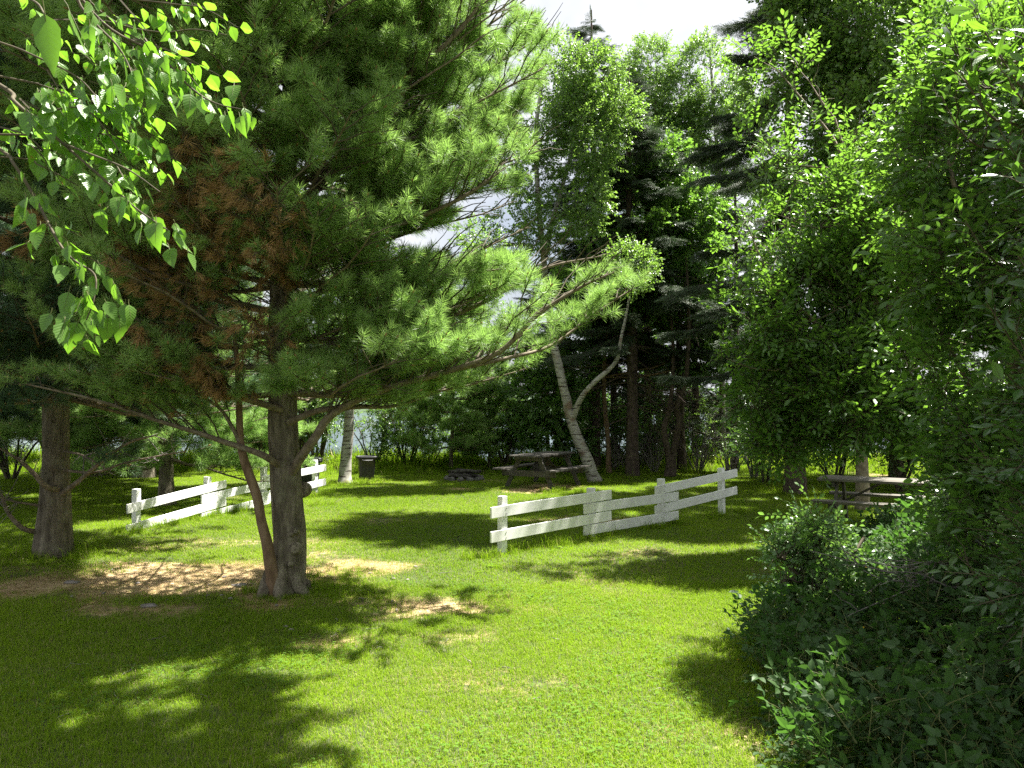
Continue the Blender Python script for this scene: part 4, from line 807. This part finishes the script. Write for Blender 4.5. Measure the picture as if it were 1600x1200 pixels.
# ---- birch just outside the left edge, one branch hanging into the picture: every leaf its own
bt = tree_root('birch_tree', Vector((-2.9, 2.3, H(-2.9, 2.3))), 'birch whose bright leafy branch hangs in at the top left corner', 'tree'); random.seed(91)
tk = spline([bt.location, bt.location + Vector((.05, 0, 1.5)), bt.location + Vector((-.05, .1, 3)), bt.location + Vector((.1, .1, 4.6)), bt.location + Vector((.15, .2, 6.5))], 5)
mb = MB(); mb.tube(rpts(tk, bt), taper(len(tk), .10, .03), 16, wob=.15, seed=2); mb.build('trunk', M['bark_birch'], bt)
BL = leaf_meshes(7, (.062, .044), 'birch_leaf', 8, 5, peak=.33, ser=.1)
bl = [([(-600, -60, 2.4), (-200, 30, 2.25), (0, 133, 2.15), (21, 157, 2.1), (49, 182, 2.1), (98, 224, 2.1), (154, 273, 2.05), (189, 304, 2.05), (217, 329, 2), (266, 362, 2)], .008, .42),
      ([(-600, 60, 2.3), (-150, 130, 2.1), (0, 233, 2.05), (21, 255, 2.0), (56, 311, 2.0), (91, 378, 1.95), (115, 406, 1.95), (148, 430, 1.95), (146, 470, 1.93), (135, 500, 1.93)], .006, .38),
      ([(-500, 20, 2.3), (0, 119, 2.2), (60, 132, 2.2), (100, 145, 2.2), (150, 160, 2.2), (215, 172, 2.2)], .004, .5),
      ([(-300, -220, 2.2), (60, -90, 2.1), (126, 10, 2.1), (154, 42, 2.1), (182, 70, 2.05), (200, 100, 2.05), (215, 140, 2)], .006, .42),
      ([(60, -90, 2.1), (160, 35, 2.15), (245, 84, 2.15), (297, 136, 2.15), (336, 161, 2.12), (378, 171, 2.1)], .005, .15),
      ([(-400, 200, 2.2), (0, 210, 2.1), (45, 206, 2.1), (87, 172, 2.1), (140, 175, 2.1), (190, 240, 2.1)], .004, .45),
      ([(60, -90, 2.1), (165, 25, 2.3), (245, 50, 2.3), (305, 46, 2.3), (355, 55, 2.3)], .004, .25),
      ([(-400, 230, 2.3), (0, 245, 2.25), (63, 259, 2.2), (122, 290, 2.2)], .003, .6),
      ([(-300, -150, 1.7), (-20, -20, 1.6), (50, 0, 1.5), (70, 22, 1.4)], .003, .5), ([(-300, -260, 2), (80, -60, 1.9), (170, -10, 1.9), (260, 5, 1.9), (310, 10, 1.9)], .004, .3),
      ([(-300, -20, 2), (-20, 60, 2), (60, 90, 2), (120, 120, 2), (150, 150, 2.)], .004, .5), ([(49, 182, 2.1), (120, 200, 2.2), (180, 215, 2.3), (230, 235, 2.3)], .003, .1), ([(98, 224, 2.1), (140, 240, 2.0), (200, 265, 1.95), (250, 300, 1.95)], .003, .1)]
nb = 0
for i, (pts, r, t0) in enumerate(bl):
    w_ = [P(*p) for p in pts]
    if pts[0][0] < -100: 
        a = min(tk, key=lambda k: (k - w_[0]).length); w_ = [a] + w_; t0 = t0 + .05
    q = spline(w_, 6); b = MB(); b.tube(rpts(q, bt), taper(len(q), r, .0016), 8, wob=.1); b.build('branch', M['twig'], bt)
    L = sum((q[k + 1] - q[k]).length for k in range(len(q) - 1)); n = int(L * (1 - t0) / .0205)
    for k in range(n):
        p, d = along(q, min(.999, t0 + (1 - t0) * (k + random.random()) / n)); s = 1 if k % 2 else -1; hz = d.cross(Vector((0, 0, 1))).normalized() * s
        if nb >= 290: break
        pe = p + (hz * random.uniform(.2, 1) + d * .4 + Vector((0, 0, random.uniform(-.6, .5)))).normalized() * random.uniform(.02, .11)
        x, y, dd_ = px_of(pe)
        if x < -25 or y < -25: continue
        dr = (hz * random.uniform(0, .8) + d * random.uniform(0, .6) + Vector((0, 0, -random.uniform(.35, 1.2)))).normalized()
        leaf_obj(BL, bt, pe, dr, Vector((random.uniform(-1, 1), random.uniform(-1, .6), .5)), random.uniform(.5, 1.12)); nb += 1
        mbp = None
hx = []
for _ in range(46):
    b_ = random.choice([P(random.uniform(-60, 110), random.uniform(110, 250), 2.25), P(random.uniform(20, 330), random.uniform(-30, 90), 2.2), P(random.uniform(60, 200), random.uniform(60, 240), 2.3)])
    hx.append((b_, Vector((random.uniform(.2, 1), random.uniform(-.4, .4), random.uniform(-.7, .1))).normalized(), Vector((0, 0, 1)) + rnd_dir() * .5, random.uniform(.55, .9), random.randrange(2), random.random()))
scatter('small_leaves', rel(hx, bt), TW_BIRCH, bt)
print('birch leaves', nb, 'willow leaves', nl)
leaf_obj(BL, bt, P(70, 22, 1.35), Vector((.1, .1, -1)), Vector((.3, -1, .1)), 1.0).scale = (1.15, 1.6, 1.2); leaf_obj(BL, bt, P(108, 15, 1.45), Vector((.35, .1, -1)), Vector((-1, -.3, .1)), 1.0).scale = (1, 1.5, 1)
it = leaf_cloud([(Vector((-2.9, 2.4, 5.2)), (1.4, 1.2, 1.4)), (Vector((-3.3, 2.2, 6.8)), (1.2, 1.2, 1.3))], 14, 1.0, 2); scatter('foliage', rel(it, bt), TW_BIRCH, bt)
# ================================================================== THINGS
# ---- two low white board fences
def line_hit(px, A, D):                                # point of the line A + s D under picture column px
    k = (px - 800) / F; s = (k * A[1] - A[0]) / (D[0] - k * D[1]); return Vector((A[0] + s * D[0], A[1] + s * D[1], 0))
BT = .028
def fence(name, label, A, Bp, posts, panels, face):
    D = Vector((Bp[0] - A[0], Bp[1] - A[1], 0)).normalized(); nrm = Vector((D.y, -D.x, 0)) * face; rz = math.atan2(D.y, D.x); rot = Matrix.Rotation(rz, 3, 'Z')
    o = empty(name, Vector((A[0], A[1], 0)), label, 'fence', 'low white board fences')
    for px, top, hgt in posts:
        c = line_hit(px, A, D) - nrm * .06; c.z = H(c.x, c.y); zt = hgt
        m = MB(); m.box((0, 0, (zt - .25) / 2), (.09, .09, zt + .25), rot @ Matrix.Rotation(random.uniform(-.015, .015), 3, 'X')); m.build('post', M['white_paint'], o, False, .004, loc=c - o.location)
    for i, (p0, z0, p1, z1, gap, off) in enumerate(panels):
        a, b = line_hit(p0, A, D), line_hit(p1, A, D)
        for j, dz in enumerate((gap, 0)):
            c0 = a + nrm * off + Vector((0, 0, z0 + dz + .068)); c1 = b + nrm * off + Vector((0, 0, z1 + dz + .068)); e = c1 - c0; mid = (c0 + c1) / 2
            m = MB(); R3 = Matrix.Rotation(math.atan2(e.y, e.x), 3, 'Z') @ Matrix.Rotation(-math.asin(e.z / e.length), 3, 'Y')
            n = 10; L = e.length
            for s in range(n):                          # slightly bowed board in one strip
                pass
            vs = []
            for s in range(n + 1):
                x = -L / 2 + L * s / n; bz = .004 * math.sin(math.pi * s / n + i) ; by = .003 * math.sin(2 * math.pi * s / n + j)
                for yy, zz in ((-BT / 2, -.068), (BT / 2, -.068), (BT / 2, .068), (-BT / 2, .068)): vs.append(R3 @ Vector((x, yy + by, zz + bz)))
            fs = [(4 * s + k, 4 * s + (k + 1) % 4, 4 * s + 4 + (k + 1) % 4, 4 * s + 4 + k) for s in range(n) for k in range(4)] + [(3, 2, 1, 0), (4 * n, 4 * n + 1, 4 * n + 2, 4 * n + 3)]
            m.add(vs, fs); m.build('board', M['white_paint'], o, False, .003, loc=mid - o.location)
            ns = MB()
            for px_, _, _ in posts:
                q = line_hit(px_, A, D)
                if min(p0, p1) - 2 < px_ < max(p0, p1) + 2:
                    for dzz in (-.035, .035): 
                        t = (q - a).length / max(.01, (b - a).length); cc = c0.lerp(c1, t) + nrm * (BT / 2 + .001) + Vector((0, 0, dzz)); ns.tube([cc - o.location - nrm * .002, cc - o.location + nrm * .002], [.008, .006], 6, 0, True)
            if ns.n: ns.build('nails', M['dead_wood'], o, kind='stuff')
    return o
RA, RB = (-.26, 9.6), (3.9, 13.5)
fence('fence', 'low white board fence to the right, three stepped spans with four posts', RA, RB, [(790, 782, .72), (928, 761, .70), (1037, 747, .73), (1131, 728, .80)],
      [(767, .165, 954, .215, .30, .0), (912, .055, 1058.5, .065, .30, .0), (1023, .185, 1150, .33, .30, .0)], 1)
LA, LBp = (-5.65, 11.4), (-3.9, 16.4)
fence('fence', 'low white board fence to the left, partly behind the big pine trunk', LA, LBp, [(220.5, 787, .60), (330, 761, .66), (417.5, 743, .72), (497, 724, .74)],
      [(201, -.03, 354.6, .14, .305, .0), (316.6, -.06, 440, .05, .30, .0), (410, .12, 509.5, .20, .30, .0)], 1)

# ---- picnic tables
def picnic(label, c, yaw, L, mat, matl, W=.74, seatw=.26, seats=2):
    o = empty('picnic_table', Vector((c[0], c[1], H(c[0], c[1]))), label, 'picnic table', 'old wooden picnic tables', rz=yaw); random.seed(int(L * 100))
    def board(name, ctr, size, rot=None, m=None):
        b = MB(); b.box((0, 0, 0), size, rot, jit=.0025); return b.build(name, M[m or mat], o, False, .004, loc=Vector(ctr))
    n = 5; pw = W / n
    for i in range(n): board('tabletop_plank', (random.uniform(-.01, .01), -W / 2 + pw * (i + .5), .735 + random.uniform(-.002, .002)), (L, pw - .009, .038))
    for s in (-1, 1):
        for k in range(seats):
            sw = seatw / seats; board('seat_plank', (random.uniform(-.01, .01), s * (.68 - seatw / 2 + sw * (k + .5) + (0 if s > 0 else 0)) if True else 0, .435), (L, sw - .008, .038))
    for ex in (-1, 1):
        x = ex * (L / 2 - .28)
        for s in (-1, 1):
            a = math.atan2(.36, .71); b = MB(); ln = .79
            b.box((0, 0, 0), (.04, .095, ln), Matrix.Rotation(s * a * 1.0, 3, 'X'), jit=.001); b.build('leg', M[matl], o, False, .003, loc=Vector((x, s * .41, .355)))
        board('seat_beam', (x + ex * .042, 0, .345), (.04, 1.36, .135), None, matl)
        board('top_beam', (x + ex * .042, 0, .67), (.04, W - .04, .088), None, matl)
        b = MB(); v = Vector((-ex * .52, 0, .30)); b.box((0, 0, 0), (v.length, .07, .036), Matrix.Rotation(-math.atan2(v.z, v.x), 3, 'Y'), jit=.001); b.build('brace', M[matl], o, False, .003, loc=Vector((x - ex * .33, 0, .54)))
    return o
picnic('dark weathered picnic table under the leaning birch beside the fire ring', (.72, 17.9), math.atan2(.87, .5), 1.9, 'old_wood', 'old_wood')
picnic('grey picnic table half hidden by leaves at the right', (5.95, 11.75), math.atan2(-.54, .84), 2.4, 'old_wood_pale', 'old_wood')

# ---- black bins
def bin_(label, c, h, w, lid):
    o = empty('trash_bin', Vector((c[0], c[1], H(c[0], c[1]))), label, 'bin', 'black bins by the paper birch', rz=.3)
    b = MB(); lv = []
    prof = [(0, .76), (.05, .8), (h * .5, .88), (h * .86, .95), (h * .87, 1.0), (h * .93, 1.01)]
    def ring(z, s, k=24):
        return [(w / 2 * s * (abs(math.cos(a)) ** .35) * math.copysign(1, math.cos(a)), w / 2 * s * (abs(math.sin(a)) ** .35) * math.copysign(1, math.sin(a)), z) for a in [2 * math.pi * i / k for i in range(k)]]
    vs = sum([ring(z, s) for z, s in prof], []) + sum([ring(h * .93, .93), ring(.06, .74)], []); nr_ = len(prof) + 2
    b.add(vs, [(r * 24 + i, r * 24 + (i + 1) % 24, (r + 1) * 24 + (i + 1) % 24, (r + 1) * 24 + i) for r in range(nr_ - 1) for i in range(24)] + [tuple(range((nr_ - 1) * 24, nr_ * 24))]); b.build('body', M['black_plastic'], o)
    r_ = MB(); vs = sum([ring(h * .90, 1.03), ring(h * .90, 1.13), ring(h * .97, 1.14), ring(h * .985, 1.09), ring(h * .97, .98), ring(h * .90, .98)], [])
    r_.add(vs, [(r * 24 + i, r * 24 + (i + 1) % 24, ((r + 1) % 6) * 24 + (i + 1) % 24, ((r + 1) % 6) * 24 + i) for r in range(6) for i in range(24)]); r_.build('rim', M['black_plastic'], o)
    if lid:
        l_ = MB(); vs = sum([ring(h * .99, 1.12), ring(h * 1.02, 1.13), ring(h * 1.06, 1.0), ring(h * 1.09, .5), ring(h * 1.095, .05)], [])
        l_.add(vs, [(r * 24 + i, r * 24 + (i + 1) % 24, (r + 1) * 24 + (i + 1) % 24, (r + 1) * 24 + i) for r in range(4) for i in range(24)]); l_.build('lid', M['black_plastic'], o)
    hd = MB(); hd.tube([(-.12, -w * .56, h * .86), (-.12, -w * .62, h * .84), (.12, -w * .62, h * .84), (.12, -w * .56, h * .86)], [.012] * 4, 6); hd.build('handle', M['black_plastic'], o)
bin_('open black plastic bin in the grass right of the paper birch', AT(573, 19.2), .64, .44, False)
bin_('black plastic bin with lid behind the end of the left fence', AT(484, 18.2), .62, .52, True)

# ---- fire ring
fr = empty('fire_ring', AT(725, 19.3), 'blackened fire ring of stones and charred logs left of the far picnic table', 'fire ring'); random.seed(101)
def rock(s, seed):
    b = MB(); vs = []; fs = []; n, m = 10, 6
    for j in range(m + 1):
        for i in range(n):
            th = math.pi * j / m; ph = 2 * math.pi * i / n; d = Vector((math.sin(th) * math.cos(ph), math.sin(th) * math.sin(ph), math.cos(th))); r = 1 + .35 * noise.noise(d * 1.3 + Vector((seed, 0, 0))) + .12 * noise.noise(d * 4 + Vector((seed, 5, 0)))
            vs.append(Vector((d.x * s[0], d.y * s[1], d.z * s[2])) * r)
    fs = [(j * n + i, j * n + (i + 1) % n, (j + 1) * n + (i + 1) % n, (j + 1) * n + i) for j in range(m) for i in range(n)]
    b.add(vs, fs); return b
for k in range(11):
    a = k * 2 * math.pi / 11; rock((random.uniform(.08, .12), random.uniform(.07, .1), random.uniform(.05, .08)), k).build('stone', M['stone'], fr, False, loc=Vector((math.cos(a) * .42, math.sin(a) * .38, .04)))
for k in range(9):
    a = random.uniform(0, 3.1); l = random.uniform(.25, .45); d = Vector((math.cos(a) * l, math.sin(a) * l, random.uniform(-.04, .06))); b = MB(); b.tube([-d, d * .1, d], [.04, .045, .035], 8, cap=True, wob=.3, seed=k); b.build('log', M['char'], fr, loc=Vector((random.uniform(-.12, .12), random.uniform(-.1, .1), .07 + .02 * k)))
# a few stones showing in the bare earth
for i, (px, py, lb) in enumerate([(232, 950, 'flat pale stone in the bare earth in front of the left fence'), (112, 914, 'pale flat stone at the left end of the bare earth'), (374, 914, 'small flat stone in the bare earth left of the big pine')]):
    g = G(px, py); o = rock((.09, .06, .02), 20 + i).build('stone', M['stone'] if i > 5 else M['dead_wood'], None, True, loc=Vector((g.x, g.y, g.z + .004))); tag(o, lb, 'stone')
# ================================================================== GRASS
def blade(mb, p, h, w, a, lean, mat=0, shade=.5):
    d = Vector((math.cos(a), math.sin(a), 0)); s = Vector((-d.y, d.x, 0)) * w / 2; p = Vector(p)
    m = p + d * lean * h * .35 + Vector((0, 0, h * .6)); t = p + d * lean * h + Vector((0, 0, h * (1 - .3 * min(1, lean))))
    mb.add([p - s, p + s, m - s * .75, m + s * .75, t], [(0, 1, 3, 2), (2, 3, 4)], mat, shade)
def patch(seed, n, size, h, w, dry=.08, clover=0, lean=.55):
    random.seed(seed); mb = MB()
    for _ in range(n):
        r = size * math.sqrt(random.random()); a = random.uniform(0, 6.3); p = (r * math.cos(a), r * math.sin(a), -.006)
        blade(mb, p, h * random.uniform(.45, 1.15), w * random.uniform(.7, 1.2), random.uniform(0, 6.3), random.uniform(.1, 1) * lean * 2, 1 if random.random() < dry else 0, random.random())
    for _ in range(clover):
        r = size * math.sqrt(random.random()); a = random.uniform(0, 6.3); c = Vector((r * math.cos(a), r * math.sin(a), random.uniform(.02, .045))); sh_ = random.random(); a0 = random.uniform(0, 6)
        for k in range(3):
            an = a0 + k * 2.09; put(mb, leaf_geo(.013, .013, .1, .2, 2, .6), c, (math.cos(an), math.sin(an), .15), (0, 0, 1), random.uniform(.8, 1.3), 2, sh_)
    for _ in range(0):
        r = size * math.sqrt(random.random()); a = random.uniform(0, 6.3); mb.tube([(r * math.cos(a), r * math.sin(a), z) for z in (.05, .056, .066)], [.002, .008, .003], 5, 3, True)
    return proto('grass_patch', mb, [M['grass'], M['grass_dry'], M['clover'], M['white_bloom']])
NEAR = [patch(1, 260, .17, .050, .0032), patch(2, 260, .17, .045, .0032, .14), patch(3, 230, .17, .045, .0032, .08, 16), patch(4, 90, .17, .035, .003, .6), patch(5, 36, .18, .035, .003, .7)]
MID = [patch(11, 230, .34, .055, .006), patch(12, 230, .34, .05, .006, .15), patch(13, 210, .34, .05, .006, .1, 14), patch(14, 90, .34, .035, .006, .55), patch(15, 36, .34, .035, .006, .7)]
TALL = [patch(21, 46, .10, .17, .006, .1, 0, .45), patch(22, 40, .12, .24, .007, .12, 0, .5), patch(23, 50, .10, .12, .005, .1, 0, .5)]
random.seed(201); near, mid, tall = [], [], []
fence_lines = [(Vector((RA[0], RA[1], 0)), Vector((RB[0], RB[1], 0))), (Vector((LA[0], LA[1], 0)), Vector((LBp[0], LBp[1], 0)))]
def seg_d(p, a, b):
    t = max(0, min(1, (p - a).dot(b - a) / (b - a).length_squared)); return (p - (a + (b - a) * t)).length
def place(lst, x, y, s):
    b = bare(x, y); n = noise.noise((x * .8, y * .8, 2)); r = random.random()
    if b > .75: v = 4 if r < .55 else -1
    elif b > .45: v = (4 if r < .5 else 3)
    elif b > .22: v = (3 if r < .5 else 1)
    else: v = 2 if noise.noise((x * .6 + 5, y * .6, 8)) > .05 and r < .7 else (1 if r < .45 + n * 1.1 else 0)
    if v == 2 and r < .3: v = 0 if n < .1 else 1
    if v < 0: return
    tint = min(1, max(0, .5 + .9 * noise.noise((x * .55, y * .55, 20)) + random.uniform(-.2, .2)))
    lst.append((Vector((x, y, H(x, y))), Vector((random.uniform(-1, 1), random.uniform(-1, 1), 0)), Vector((0, 0, 1)), s * random.uniform(.85, 1.15), v, tint))
y = 2.6
while y < 8.2:
    w_ = y * .72 + 1.6; x = -w_
    while x < min(w_, 3.4):
        place(near, x + random.uniform(-.05, .05), y + random.uniform(-.05, .05), 1); x += .125
    y += .125
while y < 26:
    w_ = y * .70 + 2.5; x = -w_; st_ = .19 + .004 * (y - 8)
    while x < w_:
        place(mid, x + random.uniform(-.08, .08), y + random.uniform(-.08, .08), .8 + .012 * (y - 8)); x += st_
    y += st_
def addtall(x, y, s=1, v=None, tint=None):
    tall.append((Vector((x, y, H(x, y) - .005)), Vector((random.uniform(-1, 1), random.uniform(-1, 1), 0)), Vector((0, 0, 1)), s, random.randrange(3) if v is None else v, random.random() * .7 if tint is None else tint))
for A_, B_ in fence_lines:
    for _ in range(170):
        t = random.uniform(-.05, 1.05); p = A_.lerp(B_, t); q = p + Vector((random.gauss(0, .09), random.gauss(0, .09), 0))
        if noise.noise((q.x * 1.5, q.y * 1.5, 3)) > -.15: addtall(q.x, q.y, random.uniform(.5, .95))
for c, r, n in ((HB, .55, 70), (LB, .6, 90), (AT(930, 18.9), .6, 50), (AT(539, 18.6), .7, 80), (AT(573, 19.0), .6, 90), (AT(484, 18), .5, 50), (AT(1241, 16.4), .7, 60), (Vector((1.2, 16.8, 0)), .6, 50), (AT(986, 20.6), .6, 30), (AT(500, 14.5), .3, 10)):
    for _ in range(n):
        a = random.uniform(0, 6.3); q = r * random.uniform(.3, 1.1); addtall(c.x + q * math.cos(a), c.y + q * math.sin(a), random.uniform(.4, .9) * (1 if c.y > 9 else .62))
for _ in range(90):                                      # uneven longer tufts right of the pine's foot and along the thicket
    g = G(random.gauss(545, 35), random.gauss(915, 14)); addtall(g.x, g.y, random.uniform(.35, .65))
for _ in range(260):
    yy = random.uniform(3.2, 10); xx = interp([(3.2, 1.25), (4, 1.45), (5, 1.62), (6, 1.8), (7, 2.5), (8.5, 3.6), (10, 4.6)], yy) + random.gauss(.1, .15); addtall(xx, yy, random.uniform(.3, .75))
for _ in range(2600):                                    # rough growth along the far bank
    yy = random.uniform(20.3, 26.5); xx = random.uniform(-yy * .8, yy * .8)
    if random.random() < sstep(20.0, 22.5, yy + .8 * noise.noise((xx * .5, 0, 1))): addtall(xx, yy, random.uniform(.9, 1.8) * (1 + 1.1 * sstep(22, 24, yy)))
for _ in range(900):                                     # stray longer blades and seed stalks through the lawn
    yy = random.uniform(3, 13); xx = random.uniform(-yy * .7, min(yy * .7, 3.2))
    if noise.noise((xx * .9, yy * .9, 60)) > -.05: addtall(xx, yy, random.uniform(.2, .42))
o = scatter('grass', near, NEAR); o['label'] = 'short sunlit lawn grass with clover in the foreground'
o = scatter('grass', mid, MID); o['label'] = 'lawn grass farther out round the fences'
o = scatter('grass', tall, TALL); o['label'] = 'longer uncut grass at fence feet, trunks and bank'
tg = MB(); random.seed(301)
for _ in range(90):
    g = G(random.uniform(60, 1080), random.uniform(850, 1150)) if random.random() < .4 else G(random.gauss(420, 160), random.gauss(915, 40))
    a = random.uniform(0, 6.3); l_ = random.uniform(.04, .2); d = Vector((math.cos(a), math.sin(a), random.uniform(-.02, .1))) * l_
    q = wander(g + Vector((0, 0, .015)), g + d + Vector((0, 0, .02)), 4, .12); tg.tube(q, taper(5, random.uniform(.002, .005), .001), 5)
for _ in range(26):
    g = G(random.gauss(420, 170), random.gauss(925, 35)); a = random.uniform(0, 6.3); d = Vector((math.cos(a), math.sin(a), 0)) * .05
    tg.tube([g + Vector((0, 0, .012)) + d * t for t in (0, .2, .5, .8, 1)], [.004, .012, .014, .009, .002], 7, wob=.4)
tw_o = tg.build('fallen_twigs', M['dead_wood']); tw_o['kind'] = 'stuff'; tw_o['label'] = 'small fallen twigs and cones under the big pine'
# broad-leaved weeds
def weed_mesh(seed, n=9, L=.13):
    random.seed(seed); mb = MB()
    for k in range(n):
        a = k * 2.4; e = random.uniform(.15, 1.0); put(mb, leaf_geo(L * random.uniform(.6, 1.1), L * .24, .25, .35, 6, .62, .25), (0, 0, .01), (math.cos(a), math.sin(a), e), (0, 0, 1), 1, 0, random.random())
    return mb.mesh('weed', [M['grass']], True)
def litter(seed, n, size):
    random.seed(seed); mb = MB()
    for _ in range(n):
        r = size * math.sqrt(random.random()); a = random.uniform(0, 6.3); p = Vector((r * math.cos(a), r * math.sin(a), random.uniform(.001, .008))); a = random.uniform(0, 6.3); d = Vector((math.cos(a), math.sin(a), random.uniform(-.1, .35))) * random.uniform(.02, .05); b = Vector((-d.y, d.x, 0)).normalized() * .0014
        mb.add([p - b, p + b, p + d], [(0, 1, 2)], 0 if random.random() < .6 else 1, random.random())
    return proto('litter_patch', mb, [M['grass_dry'], M['needle_dead']])
LIT = [litter(1, 160, .2), litter(2, 160, .2)]; lit = []
for cx, cy, rx, ry, s_ in bare_spots:
    for _ in range(int(rx * ry * 130 * (s_ + .2))):
        a = random.uniform(0, 6.3); q = math.sqrt(random.random()) * 1.5; x, y = cx + rx * q * math.cos(a), cy + ry * q * math.sin(a)
        if bare(x, y) > .1: lit.append((Vector((x, y, H(x, y) + .002)), rnd_dir() * Vector((1, 1, 0)) if False else Vector((random.uniform(-1, 1), random.uniform(-1, 1), 0)), Vector((0, 0, 1)), random.uniform(.7, 1.3), random.randrange(2), random.random()))
o = scatter('needle_litter', lit, LIT); o['label'] = 'dry straw and fallen pine needles on the bare earth'
WM = [weed_mesh(s) for s in (1, 2, 3)]
for i, (px, py, s, lb) in enumerate([(770, 886, 1.0, 'dandelion leaves at the foot of the nearest white fence post'), (1193, 1115, 1.15, 'bright upright weed at the edge of the brambles'), (750, 893, .6, 'small weed left of the nearest white fence post'), (215, 1012, .7, 'broad leaved weed in the shaded lawn at the lower left'), (500, 830, .5, 'weed right behind the big pine trunk'),
    (880, 858, .9, 'tall weed below the lap of the first two right fence spans'), (862, 862, .8, 'weed left of the first right fence lap'), (395, 912, .5, 'weed left of the thin stem'), (250, 880, .5, 'weed seedling in the bare earth'), (290, 878, .4, 'tiny weed near the middle of the bare earth'), (925, 965, .4, 'small weed in the sunny lawn right of centre'), (1240, 1150, 1.3, 'dark dock plant among the brambles')]):
    g = G(px, py); o = link(bpy.data.objects.new('weed', WM[i % 3])); o.location = g; o.scale = (s, s, s); o.rotation_euler = (0, 0, i * 1.3); tag(o, lb, 'weed', 'broad leaved weeds')
